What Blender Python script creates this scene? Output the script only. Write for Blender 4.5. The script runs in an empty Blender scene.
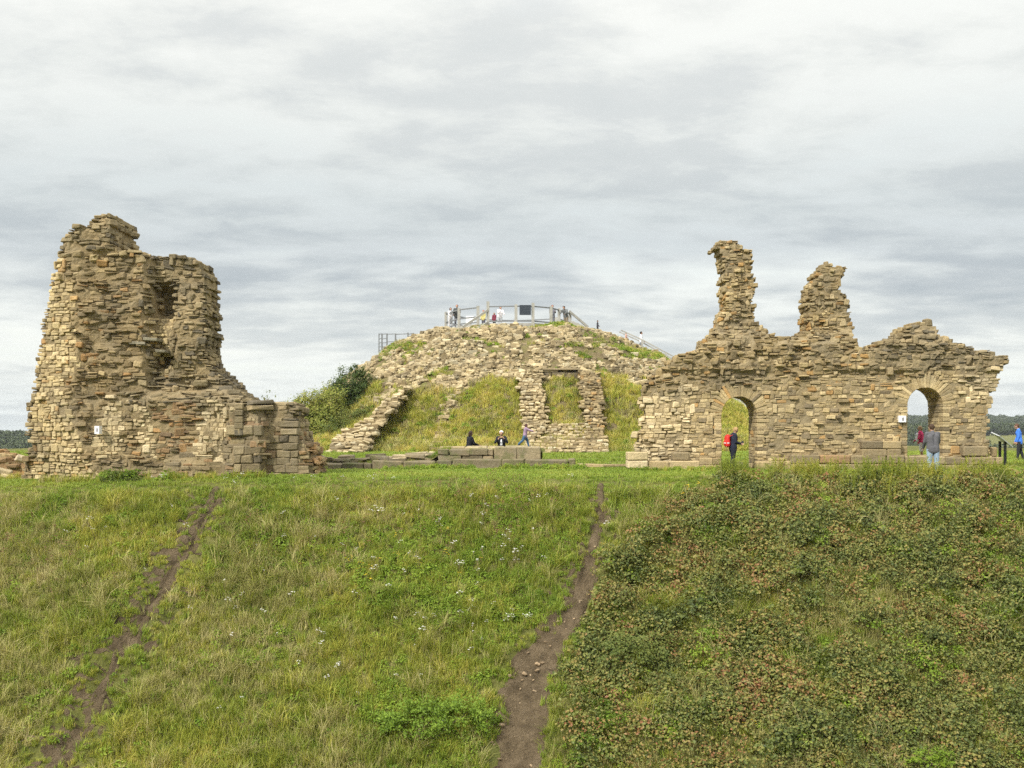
import bpy, math, random
import numpy as np
from mathutils import Vector, Matrix, Euler

random.seed(7)
RNG = np.random.default_rng(11)
R = math.radians
scn = bpy.context.scene
COL = scn.collection

# ------------------------------------------------------------------ camera
F = 1100.0                      # focal length in pixels of the 1024 wide frame
CZ = 1.5                        # eye height over the castle plateau
HY = 432.0                      # image row of eye level
cam_d = bpy.data.cameras.new('camera')
cam = bpy.data.objects.new('camera', cam_d)
COL.objects.link(cam)
cam.location = (0, 0, CZ)
cam.rotation_euler = (R(90), 0, 0)
cam_d.sensor_width = 36
cam_d.lens = 36 * F / 1024
cam_d.shift_y = (HY - 384) / 1024
cam_d.clip_start = 0.1
cam_d.clip_end = 20000
scn.camera = cam

# ------------------------------------------------------------------ light
SUN_EL, SUN_AZ = 39.0, 220.0    # sun behind the photographer, to the left (azimuth: degrees clockwise from +Y)
sun_d = bpy.data.lights.new('sun', 'SUN')
sun = bpy.data.objects.new('sun', sun_d)
COL.objects.link(sun)
sun_d.energy = 3.6
sun_d.angle = R(6)
sun_d.color = (1.0, 0.945, 0.86)
sdir = Vector((math.sin(R(SUN_AZ)) * math.cos(R(SUN_EL)), math.cos(R(SUN_AZ)) * math.cos(R(SUN_EL)), math.sin(R(SUN_EL))))
sun.rotation_euler = (-sdir).to_track_quat('-Z', 'Y').to_euler()

scn.view_settings.view_transform = 'Standard'
scn.view_settings.look = 'None'
scn.view_settings.exposure = 0.3
scn.view_settings.gamma = 1
scn.view_settings.use_curve_mapping = False
scn.cycles.use_denoising = False
scn.cycles.max_bounces = 5
scn.cycles.diffuse_bounces = 3
scn.cycles.transparent_max_bounces = 4
scn.cycles.sample_clamp_indirect = 4


class NT:
    """small helper to write node trees"""
    def __init__(s, tree):
        s.t = tree
        s.t.nodes.clear()

    def n(s, typ, ins=None, **props):
        nd = s.t.nodes.new(typ)
        for k, v in props.items():
            setattr(nd, k, v)
        for k, v in (ins or {}).items():
            sock = nd.inputs[k]
            if isinstance(v, bpy.types.NodeSocket):
                s.t.links.new(v, sock)
            else:
                sock.default_value = v
        return nd

    def math(s, op, a, b=0.0, c=None, clamp=False):
        d = {0: a, 1: b}
        if c is not None:
            d[2] = c
        return s.n('ShaderNodeMath', d, operation=op, use_clamp=clamp).outputs[0]

    def mix(s, f, a, b, blend='MIX'):
        nd = s.n('ShaderNodeMix', None, data_type='RGBA', blend_type=blend)
        for k, v in ((0, f), (6, a), (7, b)):
            if isinstance(v, bpy.types.NodeSocket):
                s.t.links.new(v, nd.inputs[k])
            else:
                nd.inputs[k].default_value = v if k == 0 or len(v) == 4 else (*v, 1)
        return nd.outputs[2]

    def ramp(s, f, stops, interp='LINEAR'):
        nd = s.n('ShaderNodeValToRGB', {0: f})
        cr = nd.color_ramp
        cr.interpolation = interp
        while len(cr.elements) < len(stops):
            cr.elements.new(0.5)
        for e, (p, c) in zip(cr.elements, stops):
            e.position = p
            e.color = (*c, 1) if len(c) == 3 else c
        return nd.outputs[0]

    def noise(s, vec, scale, detail=3, rough=0.55, dist=0.0, out=0):
        nd = s.n('ShaderNodeTexNoise', {'Scale': scale, 'Detail': detail, 'Roughness': rough, 'Distortion': dist})
        if vec is not None:
            s.t.links.new(vec, nd.inputs['Vector'])
        return nd.outputs[out]


# ------------------------------------------------------------------ sky: Nishita behind layered stratus cloud
world = bpy.data.worlds.new('World')
scn.world = world
world.use_nodes = True
w = NT(world.node_tree)
sky = w.n('ShaderNodeTexSky', sky_type='NISHITA', sun_disc=False, sun_elevation=R(SUN_EL), sun_rotation=R(SUN_AZ), air_density=1.0, dust_density=1.5)
tc = w.n('ShaderNodeTexCoord')
sep = w.n('ShaderNodeSeparateXYZ', {0: tc.outputs['Generated']})
el = w.math('MAXIMUM', sep.outputs[2], 0.0)
den = w.math('ADD', el, 0.13)
cv = w.n('ShaderNodeCombineXYZ', {0: w.math('DIVIDE', sep.outputs[0], den), 1: w.math('DIVIDE', sep.outputs[1], den), 2: 0.0}).outputs[0]
cvs = w.n('ShaderNodeMapping', {'Vector': cv, 'Location': (3.1, 1.7, 0.4), 'Scale': (0.8, 1.0, 1.0)}).outputs[0]
n1 = w.noise(cvs, 1.25, 9, 0.60, 0.15)
n2 = w.noise(cvs, 5.0, 9, 0.68, 0.2)
n3 = w.noise(cvs, 0.35, 3, 0.5)
nn = w.math('ADD', w.math('MULTIPLY', n1, 0.56), w.math('ADD', w.math('MULTIPLY', n2, 0.26), w.math('MULTIPLY', n3, 0.18)))
dens = w.math('MULTIPLY_ADD', w.math('SUBTRACT', nn, 0.5), 1.0, 0.0)
# cloud deck brightness by elevation (thin bright overhead, thick bank low down, bright gap above the horizon)
elv = w.math('ADD', el, w.math('MULTIPLY', w.math('SUBTRACT', n1, 0.5), 0.16))
lay = w.ramp(elv, [(0.0, (0.60, 0.64, 0.64)), (0.06, (0.68, 0.705, 0.685)), (0.105, (0.64, 0.67, 0.66)), (0.15, (0.485, 0.525, 0.545)), (0.20, (0.53, 0.57, 0.58)),
                   (0.265, (0.645, 0.67, 0.66)), (0.36, (0.72, 0.735, 0.715)), (0.55, (1.3, 1.3, 1.26)), (1.0, (2.3, 2.27, 2.18))])
dk = w.ramp(w.math('ADD', dens, 0.5), [(0.38, (1.24, 1.22, 1.17)), (0.45, (1.13, 1.12, 1.10)), (0.50, (1.02, 1.02, 1.01)), (0.545, (0.895, 0.905, 0.915)), (0.64, (0.80, 0.825, 0.845))])
cloud = w.mix(1.0, lay, dk, 'MULTIPLY')
skyd = w.mix(1.0, sky.outputs[0], (0.1, 0.1, 0.1), 'MULTIPLY')
cover = w.ramp(w.math('ADD', dens, 0.5), [(0.30, (0.80,) * 3), (0.46, (0.97,) * 3), (1.0, (1.0,) * 3)])
mixed = w.mix(cover, skyd, cloud)
bg = w.n('ShaderNodeBackground', {'Color': w.mix(1.0, mixed, (10, 10, 10), 'MULTIPLY'), 'Strength': 0.1})
w.n('ShaderNodeOutputWorld', {'Surface': bg.outputs[0]})


# ------------------------------------------------------------------ numeric helpers
def W(px, py, Y):
    """a point of the photograph's frame at distance Y -> world X, Z"""
    return (px - 512.0) * Y / F, CZ - (py - HY) * Y / F


def _h(ix, iy, iz, seed):
    v = (ix.astype(np.int64) * 374761393 + iy.astype(np.int64) * 668265263 + iz.astype(np.int64) * 2147483647 + seed * 1274126177) & 0xFFFFFFFF
    v = ((v ^ (v >> 13)) * 1274126177) & 0xFFFFFFFF
    v = ((v ^ (v >> 15)) * 2246822519) & 0xFFFFFFFF
    v = v ^ (v >> 16)
    return (v & 0xFFFFFF) / float(0xFFFFFF)


def vnoise(x, y, z=0.0, seed=0):
    x, y, z = np.broadcast_arrays(np.asarray(x, float), np.asarray(y, float), np.asarray(z, float))
    ix, iy, iz = np.floor(x), np.floor(y), np.floor(z)
    fx, fy, fz = x - ix, y - iy, z - iz
    fx, fy, fz = (f * f * (3 - 2 * f) for f in (fx, fy, fz))
    out = 0
    for dx in (0, 1):
        for dy in (0, 1):
            for dz in (0, 1):
                wt = (fx if dx else 1 - fx) * (fy if dy else 1 - fy) * (fz if dz else 1 - fz)
                out = out + wt * _h(ix + dx, iy + dy, iz + dz, seed)
    return out


def fbm(x, y, z=0.0, seed=0, octv=4):
    a, s, t = 1.0, 0.0, 0.0
    x, y, z = np.asarray(x, float), np.asarray(y, float), np.asarray(z, float)
    for o in range(octv):
        s = s + a * vnoise(x * 2 ** o, y * 2 ** o, z * 2 ** o, seed + o * 17)
        t += a
        a *= 0.5
    return s / t


def sstep(a, b, x):
    t = np.clip((np.asarray(x, float) - a) / (b - a), 0, 1)
    return t * t * (3 - 2 * t)


def splus(x, k):
    return k * np.logaddexp(0, np.asarray(x, float) / k)


def inpoly(px, py, poly):
    px, py = np.asarray(px, float), np.asarray(py, float)
    ins = np.zeros(px.shape, bool)
    P = np.asarray(poly, float)
    for i in range(len(P)):
        x1, y1 = P[i]
        x2, y2 = P[i - 1]
        c = ((y1 > py) != (y2 > py)) & (px < (x2 - x1) * (py - y1) / ((y2 - y1) if y2 != y1 else 1e-9) + x1)
        ins ^= c
    return ins


# ------------------------------------------------------------------ objects
def tag(o, label=None, cat=None, group=None, kind=None):
    for k, v in (('label', label), ('category', cat), ('group', group), ('kind', kind)):
        if v:
            o[k] = v
    return o


def empty(name, loc=(0, 0, 0), rz=0.0, label=None, cat=None, group=None):
    o = bpy.data.objects.new(name, None)
    COL.objects.link(o)
    o.location = loc
    o.rotation_euler = (0, 0, rz)
    o.empty_display_size = 0.3
    return tag(o, label, cat, group)


class Geo:
    def __init__(s):
        s.v, s.f, s.t, s.n = [], [], [], 0

    def add(s, v, faces, tint=None):
        """v (n,3); faces list of (m,k) index arrays; tint (n,3)"""
        v = np.asarray(v, float).reshape(-1, 3)
        for fa in faces:
            fa = np.asarray(fa, int)
            if fa.size:
                s.f.append(fa + s.n)
        s.v.append(v)
        if tint is None:
            tint = np.ones((len(v), 3))
        s.t.append(np.broadcast_to(np.asarray(tint, float), (len(v), 3)))
        s.n += len(v)

    def mesh(s, name, smooth=False):
        me = bpy.data.meshes.new(name)
        V = np.concatenate(s.v)
        loops = np.concatenate([f.ravel() for f in s.f])
        tot = np.concatenate([np.full(len(f), f.shape[1], np.int32) for f in s.f])
        start = np.concatenate([[0], np.cumsum(tot)[:-1]])
        me.vertices.add(len(V))
        me.vertices.foreach_set('co', V.astype(np.float32).ravel())
        me.loops.add(len(loops))
        me.loops.foreach_set('vertex_index', loops.astype(np.int32))
        me.polygons.add(len(tot))
        me.polygons.foreach_set('loop_start', start.astype(np.int32))
        me.polygons.foreach_set('use_smooth', np.full(len(tot), smooth))
        T = np.concatenate(s.t)
        a = me.attributes.new('tint', 'FLOAT_COLOR', 'POINT')
        a.data.foreach_set('color', np.c_[T, np.ones(len(T))].astype(np.float32).ravel())
        me.update(calc_edges=True)
        return me

    def build(s, name, mat, parent=None, smooth=False, loc=None, mats=None):
        o = bpy.data.objects.new(name, s.mesh(name, smooth))
        COL.objects.link(o)
        for m in (mats or [mat]):
            o.data.materials.append(m)
        if parent:
            o.parent = parent
        if loc:
            o.location = loc
        return o


# template of a chamfered stone: 24 corners
_CS = [(sx, sy, sz) for sx in (-1, 1) for sy in (-1, 1) for sz in (-1, 1)]


def _stone_template():
    idx = lambda c, ax: c * 3 + ax
    ci = {c: i for i, c in enumerate(_CS)}
    quads, tris = [], []
    pos = np.zeros((24, 3))
    for c, i in ci.items():
        for ax in range(3):
            pos[idx(i, ax)] = [c[a] * (1.0 if a == ax else 0.8) for a in range(3)]
    for ax in range(3):
        o1, o2 = [a for a in range(3) if a != ax]
        for sg in (-1, 1):
            q = []
            for a, b in ((-1, -1), (1, -1), (1, 1), (-1, 1)):
                c = [0, 0, 0]
                c[ax], c[o1], c[o2] = sg, a, b
                q.append(idx(ci[tuple(c)], ax))
            quads.append(q)
    for ax in range(3):              # edges running along ax
        o1, o2 = [a for a in range(3) if a != ax]
        for a in (-1, 1):
            for b in (-1, 1):
                c0, c1 = [0] * 3, [0] * 3
                c0[ax], c1[ax] = -1, 1
                c0[o1] = c1[o1] = a
                c0[o2] = c1[o2] = b
                i0, i1 = ci[tuple(c0)], ci[tuple(c1)]
                quads.append([idx(i0, o1), idx(i1, o1), idx(i1, o2), idx(i0, o2)])
    for c, i in ci.items():
        tris.append([idx(i, 0), idx(i, 1), idx(i, 2)])

    def fix(fs):
        out = []
        for f in fs:
            p = pos[f]
            nrm = np.cross(p[1] - p[0], p[2] - p[0])
            out.append(f if nrm @ p.mean(0) > 0 else f[::-1])
        return np.array(out)
    return fix(quads), fix(tris)


_SQ, _ST = _stone_template()
_CSA = np.array(_CS, float)


def eul(rx, ry, rz):
    cx, sx, cy, sy, cz, sz = np.cos(rx), np.sin(rx), np.cos(ry), np.sin(ry), np.cos(rz), np.sin(rz)
    M = np.empty((len(cx), 3, 3))
    M[:, 0, 0] = cy * cz; M[:, 0, 1] = sx * sy * cz - cx * sz; M[:, 0, 2] = cx * sy * cz + sx * sz
    M[:, 1, 0] = cy * sz; M[:, 1, 1] = sx * sy * sz + cx * cz; M[:, 1, 2] = cx * sy * sz - sx * cz
    M[:, 2, 0] = -sy; M[:, 2, 1] = sx * cy; M[:, 2, 2] = cx * cy
    return M


def stones(geo, C, S, E=None, tint=None, jit=0.06, cham=0.16):
    """many chamfered, slightly irregular blocks: centres C, full sizes S, euler E"""
    C, S = np.asarray(C, float).reshape(-1, 3), np.asarray(S, float).reshape(-1, 3)
    n = len(C)
    if not n:
        return
    jit = np.broadcast_to(np.asarray(jit, float), (n,))
    H = S / 2
    ch = np.minimum(S.min(1) * cham, 0.05) * RNG.uniform(0.7, 1.3, n)
    v = np.empty((n, 8, 3, 3))
    corner = _CSA[None] * H[:, None, :]
    corner = corner + RNG.uniform(-1, 1, (n, 8, 3)) * (S.min(1) * 0.5 + S.max(1) * 0.25)[:, None, None] * jit[:, None, None]
    for ax in range(3):
        for a in range(3):
            v[:, :, ax, a] = corner[:, :, a] - (0 if a == ax else 1) * _CSA[None, :, a] * ch[:, None]
    v = v.reshape(n, 24, 3)
    if E is not None:
        E = np.asarray(E, float).reshape(-1, 3)
        v = np.einsum('nij,nkj->nki', eul(E[:, 0], E[:, 1], E[:, 2]), v)
    v = v + C[:, None, :]
    off = (np.arange(n) * 24)[:, None, None]
    t = np.ones((n, 3)) if tint is None else np.broadcast_to(np.asarray(tint, float), (n, 3))
    geo.add(v.reshape(-1, 3), [(_SQ[None] + off).reshape(-1, 4), (_ST[None] + off).reshape(-1, 3)], np.repeat(t, 24, 0))


def box(geo, x0, x1, y0, y1, z0, z1, tint=None, cham=0.05, jit=0.0):
    stones(geo, [((x0 + x1) / 2, (y0 + y1) / 2, (z0 + z1) / 2)], [(x1 - x0, y1 - y0, z1 - z0)], None, None if tint is None else [tint], jit, cham)


def bar(geo, a, b, wd, ht=None, tint=None, sides=4):
    """a beam from a to b (square when sides is 4, else round)"""
    a, b = Vector(a), Vector(b)
    d = (b - a).normalized()
    up = Vector((0, 0, 1)) if abs(d.z) < 0.95 else Vector((0, 1, 0))
    s_ = d.cross(up).normalized()
    u_ = s_.cross(d).normalized()
    ht = ht or wd
    vs = []
    for p in (a, b):
        for k in range(sides):
            an = 2 * math.pi * (k + 0.5) / sides
            rr = 0.7071 if sides == 4 else 0.5
            vs.append(p + s_ * math.cos(an) * wd * rr + u_ * math.sin(an) * ht * rr)
    q = [[k, (k + 1) % sides, sides + (k + 1) % sides, sides + k] for k in range(sides)]
    geo.add(np.array([tuple(v) for v in vs]), [np.array(q)[:, ::-1], np.array([list(range(sides))]), np.array([list(range(2 * sides - 1, sides - 1, -1))])], tint)


# ------------------------------------------------------------------ materials
def material(name):
    m = bpy.data.materials.new(name)
    m.use_nodes = True
    return m, NT(m.node_tree)


def finish(m, t, color, rough=0.9, bump=None, bstr=0.4, bdist=0.02, spec=0.2, metal=0.0):
    p = t.n('ShaderNodeBsdfPrincipled', {'Roughness': rough, 'Specular IOR Level': spec, 'Metallic': metal})
    if isinstance(color, bpy.types.NodeSocket):
        t.t.links.new(color, p.inputs['Base Color'])
    else:
        p.inputs['Base Color'].default_value = (*color, 1)
    if bump is not None:
        b = t.n('ShaderNodeBump', {'Strength': bstr, 'Distance': bdist, 'Height': bump})
        t.t.links.new(b.outputs[0], p.inputs['Normal'])
    t.n('ShaderNodeOutputMaterial', {'Surface': p.outputs[0]})
    return m


def mat_stone(name, lichen=0.42, moss=0.0, warm=(1, 1, 1)):
    m, t = material(name)
    pos = t.n('ShaderNodeNewGeometry').outputs['Position']
    tint = t.n('ShaderNodeAttribute', attribute_name='tint').outputs['Color']
    isl = t.n('ShaderNodeNewGeometry').outputs['Random Per Island']
    a = t.noise(pos, 9, 5, 0.65)
    b = t.noise(pos, 40, 4, 0.7)
    c = t.noise(pos, 0.8, 3, 0.6)
    col = t.mix(1.0, tint, t.ramp(a, [(0.3, (0.70, 0.68, 0.64)), (0.5, (1, 1, 1)), (0.72, (1.22, 1.20, 1.15))]), 'MULTIPLY')
    col = t.mix(1.0, col, t.ramp(b, [(0.3, (0.74, 0.74, 0.74)), (0.55, (1.05, 1.05, 1.05)), (0.75, (1.2, 1.2, 1.2))]), 'MULTIPLY')
    col = t.mix(1.0, col, t.ramp(isl, [(0, (0.86, 0.84, 0.82)), (1, (1.14, 1.13, 1.10))]), 'MULTIPLY')
    col = t.mix(1.0, col, (*warm, 1), 'MULTIPLY')
    # grey lichen and damp stains in patches of their own
    lm = t.ramp(t.math('ADD', t.math('MULTIPLY', c, 0.65), t.math('MULTIPLY', a, 0.35)), [(0.46, (0, 0, 0)), (0.60, (lichen,) * 3)])
    col = t.mix(lm, col, (0.15, 0.135, 0.10))
    if moss:
        mm = t.ramp(t.noise(pos, 1.7, 4, 0.65), [(0.5, (0, 0, 0)), (0.62, (moss,) * 3)])
        col = t.mix(mm, col, (0.10, 0.12, 0.035))
    h = t.math('ADD', t.math('MULTIPLY', t.noise(pos, 14, 5, 0.7), 1.0), t.math('MULTIPLY', b, 0.35))
    return finish(m, t, col, 0.92, h, 0.75, 0.05, 0.15)


def mat_plain(name, color, rough=0.85, var=0.12, scale=8.0, bump=0.3, spec=0.25, metal=0.0):
    m, t = material(name)
    pos = t.n('ShaderNodeNewGeometry').outputs['Position']
    a = t.noise(pos, scale, 4, 0.6)
    col = t.mix(1.0, (*color, 1), t.ramp(a, [(0.25, (1 - var,) * 3), (0.75, (1 + var,) * 3)]), 'MULTIPLY')
    return finish(m, t, col, rough, t.noise(pos, scale * 5, 3, 0.6), bump, 0.01, spec, metal)


def mat_leaf(name, stops, trans=0.3, nw=1.7, pscale=0.35, isl=0.5, rough=0.6, spread=0.40):
    """foliage: colour from a ramp over per-plant and per-leaf chance plus a slow change over the ground"""
    m, t = material(name)
    gn = t.n('ShaderNodeNewGeometry')
    oi = t.n('ShaderNodeObjectInfo')
    ran = t.math('ADD', t.math('MULTIPLY', gn.outputs['Random Per Island'], isl), t.math('MULTIPLY', oi.outputs['Random'], 1 - isl))
    nz = t.noise(gn.outputs['Position'], pscale, 4, 0.6)
    f = t.math('ADD', t.math('MULTIPLY', ran, spread * 2), t.math('MULTIPLY_ADD', t.math('SUBTRACT', nz, 0.5), nw, 0.5 - spread), clamp=True)
    col = t.ramp(f, stops)
    d = t.n('ShaderNodeBsdfPrincipled', {'Base Color': col, 'Roughness': rough, 'Specular IOR Level': 0.25})
    tr = t.n('ShaderNodeBsdfTranslucent', {'Color': col})
    mx = t.n('ShaderNodeMixShader', {0: trans, 1: d.outputs[0], 2: tr.outputs[0]})
    t.n('ShaderNodeOutputMaterial', {'Surface': mx.outputs[0]})
    return m


M = {}
M['stone'] = mat_stone('weathered sandstone', warm=(1.13, 1.10, 1.01))
M['rubble'] = mat_stone('mound rubble stone', lichen=0.30, warm=(1.09, 1.08, 1.03))
M['kerb'] = mat_stone('mossy kerb stone', lichen=0.7, moss=0.55)
M['timber'] = mat_plain('grey weathered timber', (0.34, 0.335, 0.305), 0.85, 0.2, 3)
M['steel'] = mat_plain('painted grey rail', (0.16, 0.17, 0.18), 0.5, 0.05, 4, 0.05, 0.4)
M['white'] = mat_plain('white painted board', (0.78, 0.79, 0.80), 0.45, 0.05, 3, 0.05, 0.4)
M['board'] = mat_plain('dark printed board', (0.035, 0.045, 0.06), 0.4, 0.15, 6, 0.02, 0.4)
M['ink'] = mat_plain('dark print', (0.06, 0.06, 0.07), 0.5, 0.05, 6, 0.02)
M['iron'] = mat_plain('black painted steel', (0.03, 0.033, 0.036), 0.5, 0.1, 6, 0.05, 0.4)

GREEN = [(0.0, (0.136, 0.183, 0.024)), (0.35, (0.226, 0.277, 0.036)), (0.65, (0.339, 0.357, 0.055)), (1.0, (0.512, 0.437, 0.103))]
LUSH = [(0.0, (0.116, 0.194, 0.023)), (0.4, (0.197, 0.293, 0.033)), (0.75, (0.277, 0.380, 0.045)), (1.0, (0.379, 0.430, 0.076))]
LAWN = [(0.0, (0.158, 0.243, 0.030)), (0.5, (0.236, 0.315, 0.041)), (1.0, (0.341, 0.361, 0.069))]
DRY = [(0.0, (0.224, 0.233, 0.062)), (0.4, (0.357, 0.334, 0.115)), (0.75, (0.469, 0.424, 0.185)), (1.0, (0.510, 0.424, 0.220))]
BRAM = [(0.0, (0.053, 0.077, 0.020)), (0.3, (0.106, 0.134, 0.034)), (0.55, (0.189, 0.206, 0.050)), (0.75, (0.271, 0.227, 0.066)), (0.88, (0.277, 0.154, 0.064)), (1.0, (0.260, 0.118, 0.055))]
M['grass'] = mat_leaf('meadow grass', GREEN)
M['lush'] = mat_leaf('lush broad leaves', LUSH, 0.35)
M['lawn'] = mat_leaf('mown lawn grass', LAWN)
M['dry'] = mat_leaf('dry straw grass', DRY, 0.25)
M['bramble'] = mat_leaf('bramble leaves', BRAM, 0.2, nw=1.5, pscale=0.75, isl=0.7, rough=0.5, spread=0.42)
M['bank'] = mat_leaf('rough bank grass', [(0.0, (0.21, 0.25, 0.040)), (0.35, (0.38, 0.40, 0.066)), (0.7, (0.55, 0.49, 0.115)), (1.0, (0.60, 0.45, 0.16))], 0.3, pscale=0.5)
M['brownhead'] = mat_plain('dried flower head', (0.24, 0.13, 0.075), 0.9, 0.3, 20)
M['petal'] = mat_plain('white petals', (0.78, 0.77, 0.72), 0.7, 0.1, 20)
M['yellow'] = mat_plain('yellow petals', (0.70, 0.50, 0.04), 0.7, 0.1, 20)
M['stem'] = mat_plain('plant stem', (0.20, 0.16, 0.075), 0.9, 0.3, 20)
M['bark'] = mat_plain('bark', (0.11, 0.085, 0.06), 0.95, 0.3, 10, 0.6)


# ------------------------------------------------------------------ terrain
LP = [(216, 490), (208, 515), (193, 545), (176, 570), (156, 600), (141, 630), (116, 665), (96, 700), (71, 740), (52, 768), (30, 800)]
RP = [(601, 487), (601, 515), (592, 548), (586, 580), (574, 612), (553, 642), (531, 670), (522, 700), (518, 740), (516, 770), (512, 810)]
LPW = [3, 9, 11, 13, 12, 13, 12, 15, 17, 17, 18]
RPW = [3, 9, 13, 20, 24, 28, 36, 42, 43, 40, 40]
MX, MY = 1.0, 83.0              # middle of the motte
PROF_R = np.array([0, 4.8, 5.7, 6.9, 8.6, 10.6, 12.3, 13.4, 15.6, 17.4, 19.0, 21.5, 60])
PROF_Z = np.array([8.75, 8.72, 8.62, 8.3, 7.6, 6.5, 5.4, 4.7, 3.25, 1.85, 0.9, 0.0, 0.0])


def edgeY(X):
    return 36.3 + 0.03 * np.clip(X, -25, 25) + 0.35 * (fbm(np.asarray(X) * 0.25, 3.3, seed=5, octv=2) - 0.5)


def z_smooth(X, Y):
    X, Y = np.asarray(X, float), np.asarray(Y, float)
    base = 0.30 * sstep(45, 56, Y) - 0.026 * splus(-7 - X, 1.5) * (1 - sstep(46, 60, Y))
    base = np.maximum(base, -0.9)
    inner = base - 0.74 * splus(edgeY(X) - Y, 0.42)
    inner = -11.5 + splus(inner + 11.5, 0.8)
    outer = -0.2 - 0.72 * splus(Y - 2.0, 0.5)
    z = np.where(Y < 19, np.maximum(inner, outer), inner)
    RR = np.hypot(X - MX, Y - MY)
    z = z - 34 * sstep(36, 150, RR) * sstep(50, 66, Y) - 6 * sstep(38, 120, np.abs(X)) * sstep(40, 60, Y)
    return z


def pathdist(X, Y, pts, wid):
    X, Y = np.asarray(X, float), np.asarray(Y, float)
    best = np.full(X.shape, 1e9)
    hw = np.zeros(X.shape)
    sgn = np.zeros(X.shape)
    for i in range(len(pts) - 1):
        a, b = np.array(pts[i]), np.array(pts[i + 1])
        d = b - a
        L2 = d @ d
        tt = np.clip(((X - a[0]) * d[0] + (Y - a[1]) * d[1]) / L2, 0, 1)
        ex, ey = X - (a[0] + tt * d[0]), Y - (a[1] + tt * d[1])
        dd = np.hypot(ex, ey)
        k = dd < best
        best = np.where(k, dd, best)
        hw = np.where(k, wid[i] + tt * (wid[i + 1] - wid[i]), hw)
        sgn = np.where(k, np.sign(d[0] * ey - d[1] * ex), sgn)
    return best, hw, sgn


def hit(px, py, zf=None, y0=24.0, y1=60.0, step=0.04):
    """where the sight line of a photo point meets the ground"""
    zf = zf or z_smooth
    Ys = np.arange(y0, y1, step)
    X, Z = W(px, py, Ys)
    g = zf(X, Ys)
    k = np.argmax(Z <= g) if (Z <= g).any() else len(Ys) - 1
    return float(X[k]), float(Ys[k]), float(g[k])


LPT = [hit(*p)[:2] for p in LP]
RPT = [hit(*p)[:2] for p in RP]
LPH = [max(0.14, q * p[1] / F * 0.52) for q, p in zip(LPW, LPT)]
RPH = [max(0.14, q * p[1] / F * (0.46 if p[1] > 31.5 else 0.60)) for q, p in zip(RPW, RPT)]


def pathmask(X, Y):
    dl, hl, sl = pathdist(X, Y, LPT, LPH)
    dr, hr, sr = pathdist(X, Y, RPT, RPH)
    wob = 1.0 + 0.7 * (fbm(np.asarray(X) * 2.2, np.asarray(Y) * 2.2, seed=31, octv=3) - 0.5) * 2
    return dl, dl / (hl * wob), sl, dr, dr / (hr * wob), sr


# trodden bare patches between turf steps beside the paths: (x, y, half length, half width, turn)
PATCH = []
for pts_, hw_, n_, sprd, side_ in ((LPT, LPH, 300, 1.0, -1), (RPT, RPH, 110, 0.7, 0)):
    P_ = np.array(pts_)
    sg_ = np.r_[0, np.cumsum(np.hypot(*np.diff(P_, axis=0).T))]
    for _ in range(n_):
        q_ = RNG.uniform(0.02, 0.97 if side_ else 0.62) * sg_[-1]
        x_, y_ = np.interp(q_, sg_, P_[:, 0]), np.interp(q_, sg_, P_[:, 1])
        o_ = abs(RNG.normal(0, sprd * 0.5)) + 0.12
        o_ = o_ if (side_ == 0 and RNG.random() < 0.5) or (side_ and RNG.random() < 0.22) else -o_
        PATCH.append((x_ + o_, y_ + RNG.normal(0, 0.15), RNG.uniform(0.07, 0.22), RNG.uniform(0.03, 0.07), RNG.normal(0.15, 0.35)))
PATCH = np.array(PATCH)


def in_patch(X, Y, grow=1.0):
    o = np.zeros(X.shape, bool)
    for x_, y_, a_, b_, t_ in PATCH:
        k = np.where((np.abs(X - x_) < 0.5) & (np.abs(Y - y_) < 0.5))[0]
        if len(k):
            dx, dy = X[k] - x_, Y[k] - y_
            u, v_ = dx * math.cos(t_) + dy * math.sin(t_), -dx * math.sin(t_) + dy * math.cos(t_)
            o[k] |= (u / a_) ** 2 + (v_ / b_) ** 2 < grow
    return o


# the bramble bank on the right: boundary polygon laid on the slope
BR_PX = [(735, 477), (690, 500), (655, 520), (618, 558), (590, 610), (562, 660), (560, 790), (1300, 790), (1300, 474), (1000, 473), (860, 473)]
BR = [hit(*p)[:2] for p in BR_PX]


def bramble_mask(X, Y):
    jx = (fbm(X * 0.9, Y * 0.9, seed=61, octv=3) - 0.5) * 2.2
    jy = (fbm(X * 0.9, Y * 0.9, seed=71, octv=3) - 0.5) * 1.2
    return inpoly(X + jx, Y + jy, BR)


def zt(X, Y):
    """the whole ground with hummocks and worn paths"""
    X, Y = np.asarray(X, float), np.asarray(Y, float)
    z = z_smooth(X, Y)
    slope = sstep(0.2, 2.0, edgeY(X) - Y) * sstep(18, 22, Y)
    near = sstep(80, 60, np.abs(X)) * sstep(0, 4, Y) * sstep(70, 60, Y)
    z = z + slope * (0.55 * (fbm(X * 0.35, Y * 0.5, seed=3, octv=4) - 0.5) + 0.22 * (fbm(X * 1.6, Y * 2.0, seed=9, octv=3) - 0.5))
    z = z + near * (1 - slope) * 0.10 * (fbm(X * 0.5, Y * 0.5, seed=13, octv=3) - 0.5)
    dl, ml, sl, dr, mr, sr = pathmask(X, Y)
    z = z - slope * (0.16 * sstep(1.3, 0.5, ml) + 0.20 * sstep(1.3, 0.5, mr))
    hum = (vnoise(X * 3.3, Y * 4.0, seed=21) - 0.4)
    z = z + slope * 0.42 * hum * (sstep(1.6, 0.3, dl) * sstep(0.15, 0.6, ml) + 0.7 * sstep(1.1, 0.3, dr) * sstep(0.3, 0.8, mr))
    return z


def coords(segs):
    out = []
    for a, b, st in segs:
        out.append(np.arange(a, b, st))
    return np.concatenate(out + [np.array([segs[-1][1]])])


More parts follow.
